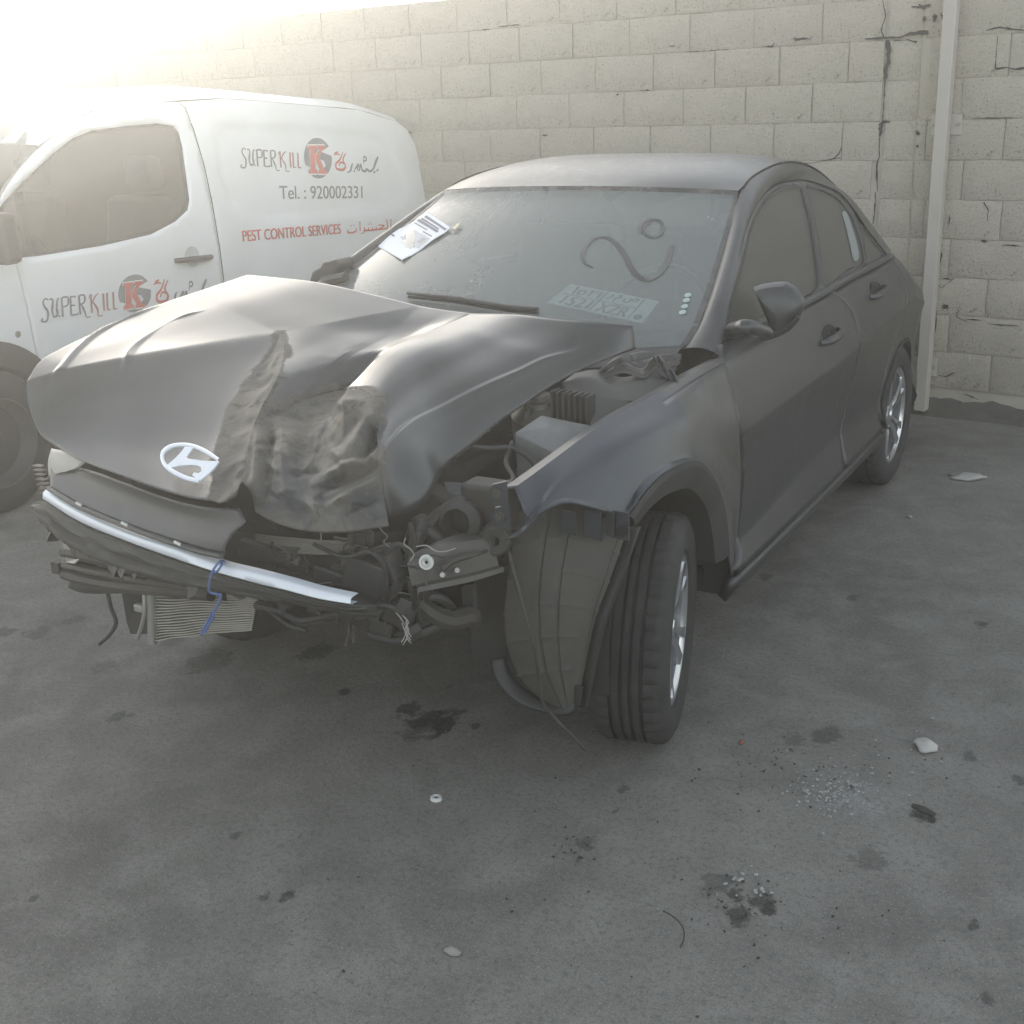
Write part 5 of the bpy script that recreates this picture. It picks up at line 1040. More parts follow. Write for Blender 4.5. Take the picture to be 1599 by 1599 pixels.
# ------------------------------------------------------------------ torn-open nose
def nose():
    tt = PY([(71, 765, -.66), (125, 797, -.72), (200, 830, -.77), (275, 855, -.81), (347, 880, -.835), (400, 893, -.845), (450, 906, -.845), (500, 920, -.835), (552, 931, -.81)])
    tb = PY([(70, 781, -.665), (125, 815, -.725), (200, 846, -.775), (275, 873, -.815), (332, 892, -.84), (400, 911, -.85), (450, 923, -.85), (500, 936, -.84), (550, 944, -.815)])
    a, b = cr(tt, 80), cr(tb, 80); ou = np.array((-.08, -.012, .002)); ou = np.array((0., -.008, .001))
    B = MB(); B.grid(np.stack([a+np.array((0, .02, 0)), a, a*.8+b*.2+ou, a*.2+b*.8+ou, b, b+np.array((0, .02, 0))])); B.build('chrome_trim', M_chrome, CAR, angle=60)
    # smooth panel over the trim and its lip
    pt = PY([(80, 722, -.63), (140, 735, -.68), (200, 757, -.73), (270, 782, -.775), (320, 792, -.80), (372, 794, -.81)]); pb = PY([(78, 760, -.68), (125, 788, -.725), (200, 820, -.775), (275, 846, -.815), (320, 860, -.835), (349, 866, -.845)])
    pr_ = PY([(372, 794, -.81), (384, 816, -.825), (366, 830, -.83), (352, 850, -.84), (349, 866, -.845)])
    p0, p1 = cr(pt, 60), cr(pb, 60); G = coons(p0, p1, cr([p0[0], p1[0]], 16), cr(pr_, 16, False)); bulge(G, -.012)
    B = MB(); B.grid(G); B.build('grille_panel', M_panel, CAR, thick=.004)
    q = p1+np.array((0, -.006, -.002)); B = MB(); B.tube(q, [.007, .007], 8, False, 60); B.grid(np.stack([q+np.array((0, .002, -.004)), a[:60]*0+cr(a[:47], 60)+np.array((0, .006, .004))])); B.build('panel_lip', M_panel, CAR)
    for px, py in ((123, 787), (194, 818), (277, 848)):
        c = at(px, py, y=lerp_tab(px, [(71, -.67), (125, -.73), (200, -.785), (275, -.825)])-.01); B = MB(); B.box(c, (.02, .004, .006), Matrix.Rotation(.25, 3, 'Y')); B.build('white_clip', simple('white_plastic', (.75, .75, .72), .5), CAR, smooth=False)
    # absorber and skin under the trim, ragged lower edge
    lo = PY([(55, 800, -.62), (67, 817, -.66), (95, 843, -.70), (132, 864, -.73), (190, 887, -.765), (250, 903, -.795), (325, 920, -.815), (387, 931, -.82), (450, 941, -.815), (510, 952, -.80), (570, 960, -.77), (592, 962, -.74)])
    up = PY([(52, 785, -.62), (71, 783, -.655), (125, 816, -.715), (200, 848, -.765), (275, 876, -.805), (332, 894, -.83), (400, 913, -.84), (450, 925, -.84), (500, 938, -.83), (550, 946, -.805), (575, 945, -.79), (590, 945, -.76)])
    u_, l_ = cr(up, 130), cr(lo, 130); G = ruled(u_, l_, 9)
    for j in range(9):
        for i in range(130):
            G[j, i] += np.array((0, -1, .1))*((.012 if 2 <= j <= 3 else -.006 if j in (4, 5) else .004)+.006*noise.noise((i*.12, j*.9, 2)))+np.array((0, 0, .010*noise.noise((i*.35, 1, 9))*(j == 8)))
    B = MB(); B.grid(G); B.grid(np.stack([l_, l_+np.array((0, .10, .02)), l_+np.array((0, .14, .10))])); B.build('bumper_skin', simple('torn_bumper_plastic', (.035, .035, .034), .6, var=.4, scale=18, dust=.6, dcol=(.10, .095, .083), bump=.25, bscale=50), CAR, thick=.004)
    slab('bumper_corner', [(50, 775), (72, 768), (75, 800), (66, 815), (52, 800)], [-.60, -.64, -.65, -.64, -.60], M_black, (0, .08, 0))
    # right headlamp remains under the bonnet tip: clear lens shell and bowl
    G = coons(cr(PY([(80, 700, -.62), (100, 705, -.65), (132, 722, -.68)]), 14), cr(PY([(76, 745, -.63), (85, 742, -.655), (100, 735, -.67)]), 14), cr(PY([(80, 700, -.62), (75, 720, -.63), (76, 745, -.63)]), 10), cr(PY([(132, 722, -.68), (118, 732, -.68), (100, 735, -.67)]), 10))
    B = MB(); B.grid(G); B.build('headlamp_shell', simple('cloudy_lens', (.42, .41, .38), .35, dust=.5, dcol=(.4, .38, .34)), CAR, thick=.004)
    B = MB()
    for i in range(6): B.box(at(60+i*2, 728+i*7, y=-.57), (.035, .02, .005))
    B.build('torn_fins', M_grime, CAR, smooth=False)
    # lower grille bar: three ribs on a bracket
    for k, (dy, r) in enumerate(((0, .016), (22, .012), (38, .016))):
        hose('lower_grille_bar', [(100, 862+dy*.9, -.56), (125, 866+dy, -.60), (180, 880+dy*.9, -.64), (240, 896+dy*.65, -.67), (330, 915+dy*.4, -.70)], [r, r*1.15, r], M_grime)
    G = ruled(cr(PY([(98, 848, -.55), (130, 858, -.60), (190, 880, -.64), (245, 900, -.67)]), 20), cr(PY([(106, 918, -.55), (130, 926, -.59), (190, 926, -.63), (240, 922, -.66)]), 20), 6, .02, (0, 1, 0)); B = MB(); B.grid(G); B.build('lower_grille_back', M_black, CAR, thick=.004)
    slab('bent_bracket', [(97, 845), (112, 862), (128, 868), (116, 880), (103, 878)], [-.57, -.6, -.62, -.62, -.58], M_alu, (0, .004, -.003))
    B = MB(); B.box(at(92, 885, y=-.56), (.03, .03, .035)); B.tube(PY([(86, 880, -.57), (100, 884, -.56)]), [.006, .006], 6); B.build('bolt_stub', M_grime, CAR)
    # condenser hanging out below
    tl, tr, br_, bl = at(238, 926, y=-.62), at(402, 930, y=-.70), at(392, 986, y=-.70), at(238, 1004, y=-.62)
    C = MB(); C.tube([tl+np.array((0, 0, .02)), bl], [.0135, .0135], 12, False, 8); CO = C.build('condenser', M_alu, CAR)
    F_ = MB()
    for i in range(17):
        t = (i+.5)/17; p, q = tl+(bl-tl)*t, tr+(br_-tr)*t; n = 26; sag = np.array([[0, .012*math.sin(s*3)+.004*noise.noise((s*4, i*.2, 1)), .004*noise.noise((s*5, i*.15, 3))] for s in np.linspace(0, 1, n)])
        L = np.array([p+(q-p)*s for s in np.linspace(0, 1, n)])+sag; h = np.array((0, 0, .0019)); d = np.array((0, .014, 0))
        F_.grid(np.stack([L+d+h, L+h, L-h, L+d-h]))
    o = F_.build('cooling_fin', simple('condenser_fin', (.45, .43, .39), .5, .5, dust=.5, dcol=(.33, .31, .27)), CO, smooth=False); o['kind'] = 'stuff'
    S = MB(); S.add([p+np.array((0, .016, 0)) for p in (tl, tr, br_, bl)], [(0, 1, 2, 3)]); S.build('fin_core', simple('fin_core', (.02, .019, .017), .8), CO, smooth=False)
    hose('condenser_pipe', [(225, 926, -.63), (226, 950, -.635), (222, 975, -.635), (214, 998, -.63)], [.006, .006], M_alu)
    B = MB(); B.box(at(219, 949, y=-.63), (.032, .02, .022)); B.build('pipe_clamp', M_alu, CAR, bevel=.004)
    slab('black_shroud', [(190, 926), (238, 926), (232, 990), (204, 990), (198, 972)], [-.54, -.57, -.57, -.55, -.54], M_black, (0, .05, 0))
    hose('torn_cable', [(168, 926, -.60), (173, 948, -.60), (181, 972, -.61), (172, 990, -.62), (155, 1006, -.63)], [.006, .006, .005], M_black)
    # radiator edge and broken core under the wadded sheet
    for k in range(7):
        hose('radiator_tube', [(400, 836+k*4.0, -.70), (460, 842+k*3.4, -.73), (520, 846+k*3, -.73), (575, 842+k*3, -.69)], [.0035, .0035], simple('radiator_tube_metal', (.20, .19, .165), .6, .5, dust=.6), k=6) if k < 7 else None
    B = MB(); G = ruled(cr(PY([(352, 800, -.66), (450, 830, -.68), (560, 832, -.66), (650, 830, -.55)]), 30), cr(PY([(350, 930, -.66), (450, 960, -.68), (560, 968, -.66), (660, 950, -.55)]), 30), 8); B.grid(G); B.build('cavity_liner', M_dark, CAR)
    B = MB()
    for (px, py, y, s, t) in ((565, 838, -.73, (.05, .03, .035), .1), (548, 843, -.75, (.014, .01, .03), 0), (578, 842, -.75, (.014, .01, .03), 0), (575, 895, -.72, (.10, .06, .085), .3), (610, 880, -.70, (.05, .05, .08), -.4), (625, 955, -.68, (.07, .05, .06), .5), (600, 975, -.68, (.06, .05, .04), .2), (640, 985, -.66, (.05, .04, .03), -.5), (430, 868, -.73, (.2, .03, .04), .12), (520, 905, -.74, (.10, .02, .05), .2), (660, 905, -.62, (.03, .05, .09), 0)):
        B = MB(); B.box(at(px, py, y=y), s, Matrix.Rotation(t, 3, 'Y')@Matrix.Rotation(t*.6, 3, 'Z')); B.build('broken_housing', M_black, CAR, bevel=.007)
    for (pts, r) in (([(560, 870, -.76), (580, 862, -.77), (598, 880, -.76), (602, 915, -.75), (595, 935, -.74)], .006), ([(490, 850, -.76), (540, 870, -.77), (575, 860, -.77), (610, 850, -.73)], .005), ([(400, 945, -.74), (440, 955, -.75), (470, 968, -.75), (520, 960, -.74), (560, 955, -.72)], .010), ([(420, 952, -.73), (450, 975, -.74), (480, 985, -.74)], .006), ([(505, 958, -.73), (540, 965, -.72), (545, 985, -.72), (540, 1008, -.72)], .004), ([(550, 975, -.72), (553, 990, -.72), (551, 1003, -.72)], .004), ([(575, 990, -.68), (620, 1000, -.66), (665, 985, -.62), (690, 975, -.58)], .012), ([(600, 865, -.74), (620, 850, -.70), (640, 862, -.68), (625, 885, -.69)], .006), ([(520, 950, -.75), (560, 952, -.74), (600, 945, -.72), (640, 960, -.68)], .009)):
        hose('torn_hose', [p for p in pts], [r, r], M_black if r > .0045 else M_grime)
    rr = random.Random(2)
    for k in range(6):
        x0 = 622+rr.uniform(-8, 12); y0 = 950+rr.uniform(-6, 10); pts = [(x0, y0, -.70)]
        for j in range(4): x0 += rr.uniform(-9, 10); y0 += rr.uniform(6, 17); pts.append((x0, y0, -.70+rr.uniform(-.02, .02)))
        hose('frayed_strand', pts, [.0016, .0012], simple('pale_fibre', (.42, .40, .37), .7), k=5)
    cols = [M_black, M_grime, simple('wire_grey', (.16, .155, .14), .6), simple('wire_rust', (.11, .06, .035), .7), simple('wire_pale', (.30, .285, .25), .6)]
    for k in range(34):
        x0, y0 = rr.uniform(430, 650), rr.uniform(838, 945); yy = -.72+rr.uniform(-.05, .04); a = rr.uniform(0, 6.28); pts = [(x0, y0, yy)]
        for j in range(4): a += rr.uniform(-.9, .9); x0 += 17*math.cos(a); y0 += 12*math.sin(a)+2; yy += rr.uniform(-.012, .012); pts.append((x0, y0, yy))
        hose('loose_wire', pts, [rr.uniform(.0016, .0042) if k % 5 < 2 or k % 3 == 0 else .0014]*2, cols[k % 5] if k % 3 else M_black, k=6)
    for k in range(12):                                                    # bent tabs and torn brackets
        x0, y0 = rr.uniform(450, 650), rr.uniform(845, 975); sx_, sy_ = rr.uniform(8, 22), rr.uniform(6, 16); t = rr.uniform(-.6, .6); yy = -.735+rr.uniform(-.03, .03)
        q = [(x0+u*math.cos(t)-v*math.sin(t), y0+u*math.sin(t)+v*math.cos(t)) for u, v in ((-sx_, -sy_), (sx_*.3, -sy_*1.1), (sx_*.5, -sy_*.2), (sx_, 0), (sx_*.7, sy_), (-sx_*.2, sy_*.7), (-sx_, sy_*.9))]
        slab('torn_bracket', q, [yy+rr.uniform(-.015, .015) for _ in q], (M_inner, M_grime, M_black)[k % 3], (rr.uniform(-.003, .003), .004, 0))
    for k in range(16):                                                    # shreds of plastic along the lower edge of the skin
        u = rr.uniform(.08, .98); i = int(u*129); p = l_[i]; w_ = rr.uniform(.008, .03); h_ = rr.uniform(.01, .045); tx = l_[min(129, i+3)]-l_[max(0, i-3)]; tx /= np.linalg.norm(tx)
        B = MB(); B.prism([p-tx*w_+np.array((0, .004, .006)), p+tx*w_+np.array((0, .004, .006)), p+tx*w_*.7+np.array((0, rr.uniform(-.02, .02), -h_*.6)), p+tx*rr.uniform(-.5, .5)*w_+np.array((0, rr.uniform(-.02, .02), -h_)), p-tx*w_*.8+np.array((0, 0, -h_*.3))], (0, .003, .001)); B.build('plastic_shred', M_black, CAR, smooth=False)
    # crash beam with washer
    t0, t1 = PY([(640, 868, -.70), (680, 852, -.66), (730, 845, -.59), (775, 838, -.52)]), PY([(652, 925, -.70), (690, 918, -.66), (740, 907, -.59), (787, 893, -.52)])
    a, b = cr(t0, 24), cr(t1, 24); G = np.stack([a+np.array((0, .07, .0)), a, a*.85+b*.15+np.array((0, -.014, 0)), a*.6+b*.4+np.array((0, -.016, 0)), a*.25+b*.75+np.array((0, -.016, 0)), a*.12+b*.88+np.array((0, .004, 0)), b, b+np.array((0, .07, 0))]); B = MB(); B.grid(G); BM = B.build('crash_beam', simple('beam_steel', (.075, .073, .07), .45, .4, dust=.8, dcol=(.125, .117, .10), bump=.1), CAR, angle=40)
    c = at(666, 878, y=-.705); B = MB(); B.lathe([(.004, .001), (.008, .004), (.011, .002), (.012, .0045), (.0165, .0045), (.0175, 0)], c, (.3, -.9, .25), 24); B.build('washer', simple('bright_zinc', (.55, .55, .53), .45, .4), BM)
    for px, py in ((692, 897), (715, 890)):
        B = MB(); B.lathe([(.0, .008), (.006, .008), (.007, 0)], at(px, py, y=-.668 if px < 700 else -.638), (.3, -.9, .25), 10); B.build('bolt', M_alu, BM)
    hose('beam_scrap', [(690, 890, -.69), (705, 878, -.67), (735, 868, -.63), (760, 860, -.58)], [.008, .004], M_grime)
    c = at(772, 845, y=-.54); B = MB(); B.lathe([(.012, .002), (.03, .004), (.036, 0), (.04, -.02)], c, (.3, -.9, .1), 22); B.build('beam_mount', M_grime, CAR)
    # subframe horn, struts
    hose('subframe_arm', [(652, 940, -.62), (675, 958, -.60), (705, 968, -.56), (735, 962, -.52), (741, 975, -.50)], [.020, .024, .024, .026, .018], M_grime)
    slab('strut_plate', [(720, 918), (738, 916), (740, 972), (724, 966)], -.50, M_inner, (0, .02, 0))
    hose('stay', [(665, 930, -.60), (690, 935, -.56), (712, 958, -.50)], [.012, .012], M_inner)
    B = MB(); B.box((0, .08, .40), (.8, .2, .08)); B.box((.3, .6, .36), (.1, 1.0, .08)); B.box((-.3, .6, .36), (.1, 1.0, .08)); B.build('subframe', M_dark, CAR, bevel=.02)
    # felt arch liner hanging loose ahead of the wheel, moulded ribs
    L0 = PY([(806, 800, -.40), (793, 900, -.46), (788, 985, -.46), (812, 1060, -.44), (862, 1108, -.42)]); L1 = PY([(885, 790, -.33), (868, 880, -.42), (862, 960, -.45), (868, 1040, -.45), (885, 1110, -.43)]); L2 = PY([(985, 822, -.25), (958, 900, -.33), (932, 970, -.37), (918, 1030, -.38), (903, 1102, -.385)])
    c0, c1, c2 = cr(L0, 60), cr(L1, 60), cr(L2, 60); G = []
    for t in np.linspace(0, 1, 41):
        q = (1-t)**2*c0+2*t*(1-t)*(2*c1-.5*c0-.5*c2)+t*t*c2; rib = .007*(abs(((t*5.2+.15) % 1)-.5) > .455); G.append(q+np.array((.2, 1., -.2))*rib)
    G = np.array(G)
    for i in (9, 18, 27, 36, 46): G[:, i] += np.array((0, -.004, 0))
    B = MB(); B.grid(G); LN = B.build('wheel_arch_liner', simple('liner_sheet', (.05, .048, .044), .7, dust=.6, dcol=(.10, .09, .072), bump=.2, bscale=140), CAR, thick=.003, angle=30)
    e = c2; B = MB(); B.grid(np.stack([e+np.array((-.004, -.006, 0)), e+np.array((.02, -.004, 0)), e+np.array((.022, .012, 0)), e+np.array((.0, .014, 0))])); B.build('liner_flange', M_black, LN, thick=.002)
    lo_ = PY([(765, 1030, -.46), (772, 1058, -.47), (800, 1092, -.47), (845, 1112, -.45), (890, 1116, -.43), (905, 1100, -.40)]); l2_ = PY([(790, 1025, -.44), (800, 1055, -.44), (825, 1078, -.43), (855, 1092, -.42), (888, 1092, -.41), (903, 1078, -.39)])
    B = MB(); B.grid(ruled(cr(lo_, 40), cr(l2_, 40), 6, .010, (0, -1, 0))); B.build('liner_skirt', M_black, LN, thick=.003)
    slab('liner_tab', [(895, 1070), (910, 1072), (906, 1102), (890, 1112)], -.415, M_black, (0, .004, 0), LN)
    hose('liner_rod', [(790, 845, -.50), (800, 885, -.52), (815, 940, -.53), (832, 1000, -.53), (842, 1060, -.51), (848, 1098, -.49), (870, 1125, -.47), (895, 1150, -.47), (915, 1172, -.46)], [.0055, .005, .0035], M_grime)
    for px, wpx, hpx in ((888, 22, 36), (925, 26, 44), (952, 12, 40), (968, 26, 44)):
        slab('liner_clip', [(px-wpx/2, 797), (px+wpx/2, 801), (px+wpx/2+1, 801+hpx), (px-wpx/2, 795+hpx)], lerp_tab(px, [(880, -.40), (970, -.335)]), M_fend if px != 952 else M_black, (0, .006, 0))
    c = at(972, 829, y=-.345); B = MB(); B.lathe([(.0, .002), (.014, .002)], c, (.2, -1, .1), 18); B.build('clip_hole', M_dark, CAR)
    B = MB(); B.grid(np.array([[(x, .10+r*math.cos(t), .40+r*math.sin(t)) for t in np.linspace(-.3, 3.3, 30)] for x, r in ((.86, .44), (.60, .44), (.45, .42), (.45, .1))])); B.build('front_arch_lining', M_liner, CAR)
nose()
# ------------------------------------------------------------------ door mirrors
def mirrors(s):
    z7 = lambda l: [(1050+a*.2814, 250+b*.2814) for a, b in l]
    Tm = lambda p: np.array((s*p[0], p[1], p[2]))
    # housing: outline facing the camera at x about .93, bulging forward
    face = z7([(450, 705), (490, 690), (560, 678), (630, 675), (680, 700), (722, 745), (738, 790), (722, 850), (690, 895), (640, 940), (590, 960), (562, 948), (525, 880), (485, 790)])
    base = [at(a, b, y=.86+.0006*(a-1210)) for a, b in face]; ring = cr(base+[base[0]], 57, False)[:-1]; ctr = ring.mean(0)
    rows = []
    for k, sc in ((.075, .55), (.055, .84), (.012, .99), (.0, 1.0), (-.010, .985), (-.032, .90), (-.046, .70), (-.052, .35), (-.053, .03)): rows.append(np.array([Tm(ctr+(p-ctr)*sc+np.array((.0, -.0, -.034*(1-sc)*(k < 0)))+np.array((-.2, 1, 0))*k) for p in ring]))
    B = MB(); B.grid(np.array(rows), close=True); MR = B.build('door_mirror', M_paint, CAR)
    g = [Tm(ctr+(p-ctr)*.80+np.array((-.012, .062, 0))) for p in ring]; B = MB(); B.prism(g, (0, .004, 0)); B.build('mirror_glass', M_gloss, MR, smooth=False)
    lowr = [Tm(at(a, b, y=.83)) for a, b in z7([(330, 975), (400, 985), (480, 985), (560, 965), (640, 930), (700, 870)])]
    B = MB(); B.tube(lowr, [.012, .014, .012, .008], 8); B.build('mirror_lower_trim', M_black, MR)
    ft_ = [Tm(q) for q in (fl(1143, 520)+np.array((-.02, 0, 0)), at(1152, 514, x=.85), at(1165, 511, x=.885), at(1190, 516, x=.91), at(1200, 520, x=.92))]
    B = MB(); B.tube(ft_, [.016, .024, .024, .020, .016], 12); B.build('mirror_arm', M_paint, MR)
mirrors(1)
def torn_mirror():
    B = MB(); B.prism([at(a, b, y=.72) for a, b in ((482, 441), (487, 424), (499, 418), (503, 410), (524, 405), (530, 416), (520, 432), (505, 446))], (.0, .10, .0)); B.build('torn_mirror_stub', M_black, CAR, bevel=.008)
    B = MB(); B.tube([at(505, 440, y=.72), at(520, 436, y=.70), at(540, 432, y=.68)], [.02, .016], 8); B.build('mirror_arm', M_black, CAR)
torn_mirror()
# ------------------------------------------------------------------ things lying about
def paper():
    pts = [ws_hit(*p) for p in z8([(232, 322), (430, 215), (515, 272), (340, 385)])]; c = [wscreen(u, v, .006) for u, v in pts]
    a, b, c2, d = c; n = 22; G = np.zeros((n, n, 3)); nn = np.array((-.1, -.46, .86))
    for j in range(n):
        for i in range(n):
            u, v = i/(n-1), j/(n-1); G[j, i] = (1-v)*((1-u)*a+u*b)+v*((1-u)*d+u*c2)+nn*(.004*math.sin(u*7+v*3)*u*(1-u)*4+.012*max(0, .25-abs(u-.0)-abs(v-.9)*.5)+.010*max(0, u-.8)**2*20)
    B = MB(); B.grid(G); T = B.build('paper_sheet', simple('printed_paper', (.80, .81, .84), .7, var=.03), None, thick=.0006)
    tag(T, 'creased white printed paper sheet stuck on the dusty windscreen', 'paper')
    Mi = simple('print_ink', (.16, .17, .22), .7); Mg = simple('print_grey', (.52, .52, .55), .7)
    def mark(u0, u1, v0, v1, mat, k):
        B = MB(); R_ = []
        for v in np.linspace(v0, v1, 4):
            row = []
            for u in np.linspace(u0, u1, 14):
                x, y = u*(n-1), v*(n-1); i, j = min(n-2, int(x)), min(n-2, int(y)); fx_, fy_ = x-i, y-j
                row.append((1-fy_)*((1-fx_)*G[j, i]+fx_*G[j, i+1])+fy_*((1-fx_)*G[j+1, i]+fx_*G[j+1, i+1])+nn/np.linalg.norm(nn)*k)
            R_.append(row)
        B.grid(np.array(R_)); return B.build('printed_line', mat, T, smooth=False)
    for u0, u1, v0, v1 in ((.90, .94, .12, .95), (.84, .87, .10, .80), (.78, .83, .05, .86), (.72, .74, .08, .6), (.66, .68, .55, .9)): mark(u0, u1, v0, v1, Mi, .0016)
    mark(.36, .62, .30, .92, Mg, .0012); mark(.30, .33, .06, .2, Mi, .0016); mark(.45, .58, .72, .86, simple('print_mid', (.36, .36, .38), .7), .0018)
    p = [wscreen(*ws_hit(a, b), .008) for a, b in ((707, 361), (715, 353), (722, 352), (712, 361))]; B = MB(); B.prism(p, nn*.004); tag(B.build('tape_scrap', simple('yellowed_tape', (.55, .5, .36), .5), None, smooth=False), 'small yellowed tape scrap beside the paper on the windscreen', 'tape')
paper()
def plate():
    ce = [ws_hit(a, b) for a, b in ((890, 436), (1030, 463), (1003, 497), (853, 465))]; c = [wscreen(u, v, -.016) for u, v in ce]; a, b, d, e = c
    n = np.cross(b-a, e-a); n /= np.linalg.norm(n); n = n if n[1] < 0 else -n
    Q = lambda u, v, k=0: (1-v)*((1-u)*a+u*b)+v*((1-u)*e+u*d)+n*k
    Mp = simple('plate_pale_green', (.78, .88, .86), .5, var=.03); Mk = simple('plate_ink', (.04, .06, .06), .6)
    T = thing('licence_plate', 'pale licence plate lying behind the windscreen on the dashboard', 'licence plate', tuple((a+d)/2))
    B = MB(); B.prism([Q(0, 0), Q(1, 0), Q(1, 1), Q(0, 1)], -n*.002); B.build('plate_board', Mp, T, smooth=False)
    def txt(s, u0, u1, v0, v1, bold=.01):
        cu = bpy.data.curves.new('t', 'FONT'); cu.body = s; o = bpy.data.objects.new('t', cu); COL.objects.link(o); bpy.context.view_layer.update()
        me = bpy.data.meshes.new_from_object(o.evaluated_get(bpy.context.evaluated_depsgraph_get())); V = np.array([q.co[:2] for q in me.vertices]); F = [tuple(p.vertices) for p in me.polygons]; bpy.data.objects.remove(o)
        lo, hi = V.min(0), V.max(0); V = (V-lo)/(hi-lo); B = MB()
        for k, o_ in enumerate((0, bold)): B.add([Q(u0+(u1-u0)*p[0]+o_, v1+(v0-v1)*p[1], .0015+k*.0004) for p in V], F)
        B.build('plate_characters', Mk, T, smooth=False)
    txt('1521', .10, .40, .54, .94); txt('XZR', .48, .80, .54, .94); txt('١٥٢١', .10, .40, .08, .42); txt('ر م ص', .48, .80, .08, .44)
    for (u0, v0, u1, v1) in ((.04, .47, .84, .50), (.435, .05, .45, .95), (.84, .04, .855, .96)):
        B = MB(); B.add([Q(u0, v0, .0016), Q(u1, v0, .0016), Q(u1, v1, .0016), Q(u0, v1, .0016)], [(0, 1, 2, 3)]); B.build('plate_line', Mk, T, smooth=False)
    B = MB(); B.lathe([(0, .0016), (.014, .0016)], Q(.92, .82), n, 14); B.build('plate_emblem', Mk, T)
    B = MB(); G = [[wscreen(u, v, -.05) for u in np.linspace(-.86, -.30, 12)] for v in np.linspace(.14, .26, 5)]; B.grid(np.array(G)); tag(B.build('dashboard_cloth', simple('pale_cloth', (.62, .66, .66), .8), None), 'pale folded cloth behind the windscreen at the far dashboard side', 'cloth')
plate()
def string():
    Mb = simple('blue_string', (.10, .155, .34), .7, var=.3, scale=80)
    B = MB(); B.tube(PY([(352, 876, -.80), (342, 878, -.862), (333, 890, -.872), (328, 905, -.872), (326, 918, -.86)]), [.003, .003], 6); B.tube(PY([(345, 877, -.83), (345, 884, -.866), (338, 893, -.870), (332, 891, -.866)]), [.003, .003], 6)
    B.tube(PY([(345, 928, -.845), (342, 940, -.845), (336, 952, -.84), (330, 966, -.84), (320, 976, -.835), (313, 992, -.83)]), [.0032, .003, .0025], 6); B.tube(PY([(326, 918, -.86), (327, 924, -.855), (340, 928, -.85), (345, 928, -.845)]), [.003, .003], 6)
    B.tube(PY([(332, 953, -.845), (334, 962, -.845), (326, 976, -.84), (318, 990, -.838), (322, 974, -.84), (331, 958, -.845)]), [.0028, .0028], 6)
    tag(B.build('blue_string', Mb), 'frayed blue string knotted round the chrome trim and dangling below', 'string')
string()
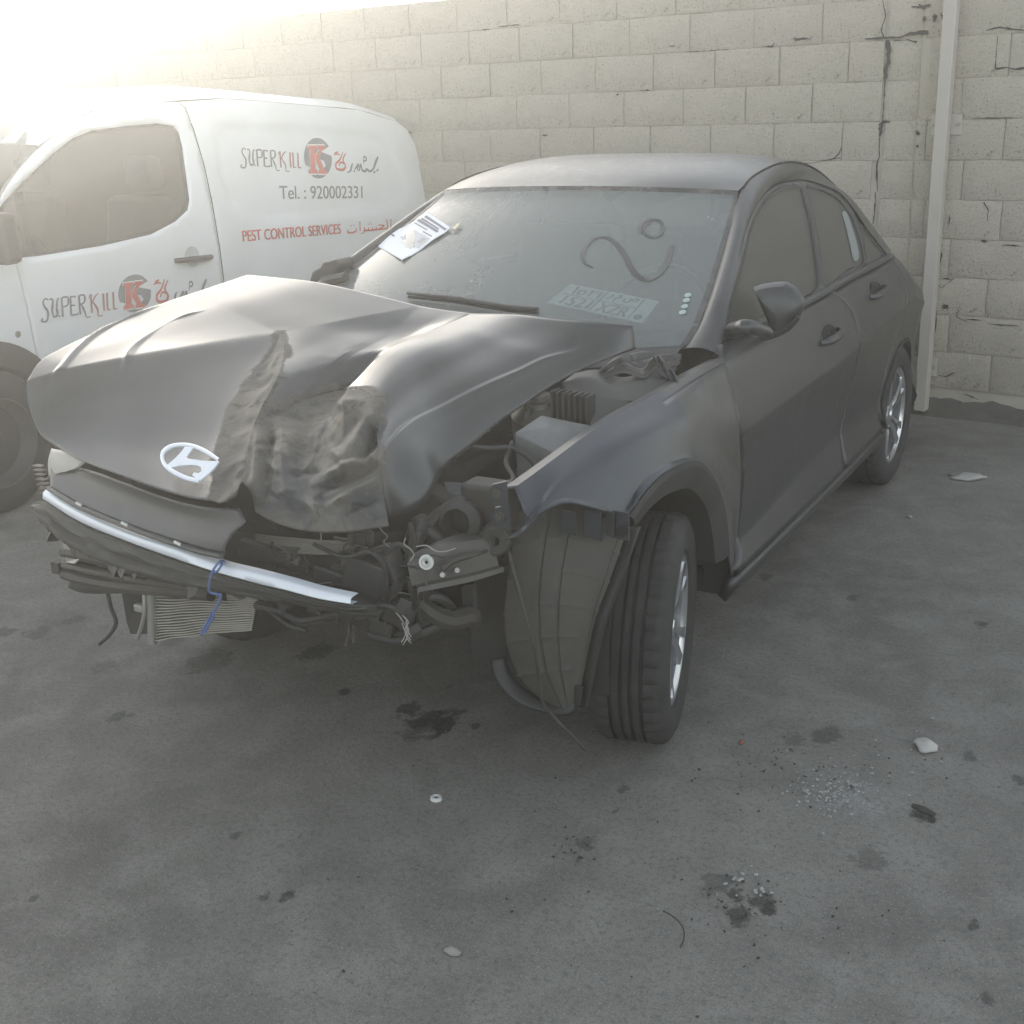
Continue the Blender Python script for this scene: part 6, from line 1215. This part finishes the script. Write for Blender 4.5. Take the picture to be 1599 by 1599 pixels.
def litter():
    def rock(name, px, py, r, sc, mat, label, cat, seed, group=None, z=0):
        c = at(px, py, z=0); bm = bmesh.new(); bmesh.ops.create_icosphere(bm, subdivisions=3, radius=1); me = bpy.data.meshes.new(name)
        for v in bm.verts:
            p = v.co.copy(); k = 1+.35*noise.noise(p*1.3+Vector((seed, 0, 0)))+.12*noise.noise(p*4+Vector((0, seed, 0))); v.co = Vector((p.x*sc[0]*k, p.y*sc[1]*k, max(-.3, p.z)*sc[2]*k+sc[2]*.3))*r
        bm.to_mesh(me); bm.free(); me.materials.append(mat); me.shade_smooth(); o = bpy.data.objects.new(name, me); COL.objects.link(o); o.location = (c[0], c[1], -.004); o.rotation_euler = (0, 0, seed*1.7)
        return tag(o, label, cat, group)
    Mst = simple('pale_stone', (.30, .285, .26), .9, bump=.3); Mwh = simple('crumpled_film', (.40, .385, .36), .6, bump=.4, bscale=40); Mch = simple('dark_crumb', (.05, .048, .045), .9)
    rock('plastic_bag', 1515, 746, .075, (1, .55, .28), Mwh, 'pale crumpled plastic bag lying on asphalt near the wall', 'bag', 2.2)
    rock('cloth_scrap', 1493, 740, .035, (1.1, .6, .3), simple('grey_rag', (.2, .19, .18), .9), 'small grey rag lying beside the pale plastic bag', 'rag', 4.1)
    rock('white_stone', 1446, 1165, .032, (1, .9, .55), simple('white_stone', (.44, .425, .40), .8, bump=.2), 'round white stone on the asphalt right of the sedan', 'stone', 1.3)
    rock('pebble', 707, 1485, .016, (1.2, .7, .5), Mst, 'flat pale pebble on bare asphalt in the foreground', 'stone', 3.7)
    rock('pebble', 1420, 806, .013, (1, .8, .5), Mst, 'tiny pale pebble on asphalt level with the rear wheel', 'stone', 5.2)
    rock('pebble', 1158, 1158, .008, (1, .8, .7), simple('red_pebble', (.25, .10, .07), .8), 'tiny reddish pebble on asphalt right of the front wheel', 'stone', 6.2)
    c = at(681, 1246, z=.0); B = MB(); B.lathe([(.006, .001), (.007, .004), (.012, .005), (.015, .003), (.016, -.004)], c, (.05, .05, 1), 24); tag(B.build('plastic_washer', simple('white_nylon', (.62, .62, .60), .5)), 'small white plastic washer lying on asphalt before the car', 'washer')
    # crumbs of broken lamp glass round the wet patch and the crust
    rr = random.Random(11)
    def chips(name, spots, mat, label, cat):
        B = MB()
        for px, py, k, spread, s in spots:
            for _ in range(k):
                c = at(px+rr.gauss(0, spread), py+rr.gauss(0, spread*.55), z=0); q = s*rr.uniform(.5, 1.5); a = rr.uniform(0, 6.3)
                B.box(c+np.array((0, 0, q*.25-.002)), (q*1.6, q, q*.5), Matrix.Rotation(a, 3, 'Z') @ Matrix.Rotation(rr.uniform(-.5, .5), 3, 'X'))
        o = B.build(name, mat, None, smooth=False); o['kind'] = 'stuff'; o['label'] = label; o['category'] = cat
    chips('glass_crumbs', [(1310, 1225, 70, 40, .003), (1290, 1240, 60, 26, .0035), (1170, 1385, 12, 30, .004), (1190, 1393, 3, 6, .008), (1150, 1375, 2, 6, .007), (1430, 1160, 10, 40, .003)], simple('crumb_glass', (.36, .37, .36), .3), 'scattered broken glass crumbs and grit on the asphalt at right', 'glass')
    chips('dark_grit', [(1220, 1200, 70, 55, .0032), (1160, 1400, 50, 45, .0032), (905, 1320, 24, 22, .003), (1450, 1180, 12, 60, .003), (700, 1300, 20, 260, .0032), (1250, 1450, 26, 160, .0032)], Mch, 'dark loose grit scattered over the asphalt around the sedan', 'grit')
    # dead leaf or bottle stub by the stone
    c = at(1442, 1270, z=.0); B = MB(); B.tube([c+np.array((-.03, .012, .008)), c+np.array((.0, .0, .010)), c+np.array((.028, -.010, .008))], [.006, .010, .007], 8)
    tag(B.build('twig', simple('dark_twig', (.06, .06, .05), .7)), 'short dark stub on asphalt below the white stone', 'twig')
    c = [at(a, b, z=.003) for a, b in ((1035, 1422), (1052, 1432), (1066, 1448), (1068, 1465), (1062, 1480))]; B = MB(); B.tube(c, [.0016, .0016], 5); tag(B.build('thread', simple('dark_thread', (.04, .04, .04), .8)), 'thin dark curled thread on the foreground asphalt', 'thread')
litter()
# ------------------------------------------------------------------ haze volume added to imitate veiling glare of the lens
def glare_haze():
    b = MB(); b.box((0, 0, 1.1), (2*HZ, 2*HZ, 4.6)); mt = bpy.data.materials.new('veil_glare'); mt.use_nodes = True; t = mt.node_tree; t.nodes.clear(); o = t.nodes.new('ShaderNodeOutputMaterial'); v = t.nodes.new('ShaderNodeVolumePrincipled')
    v.inputs['Color'].default_value = (1, 1, .98, 1); v.inputs['Density'].default_value = HAZE; v.inputs['Anisotropy'].default_value = HAZE_G; t.links.new(v.outputs[0], o.inputs['Volume'])
    ob = b.build('glare_haze', mt, None, smooth=False); ob['kind'] = 'stuff'
glare_haze()
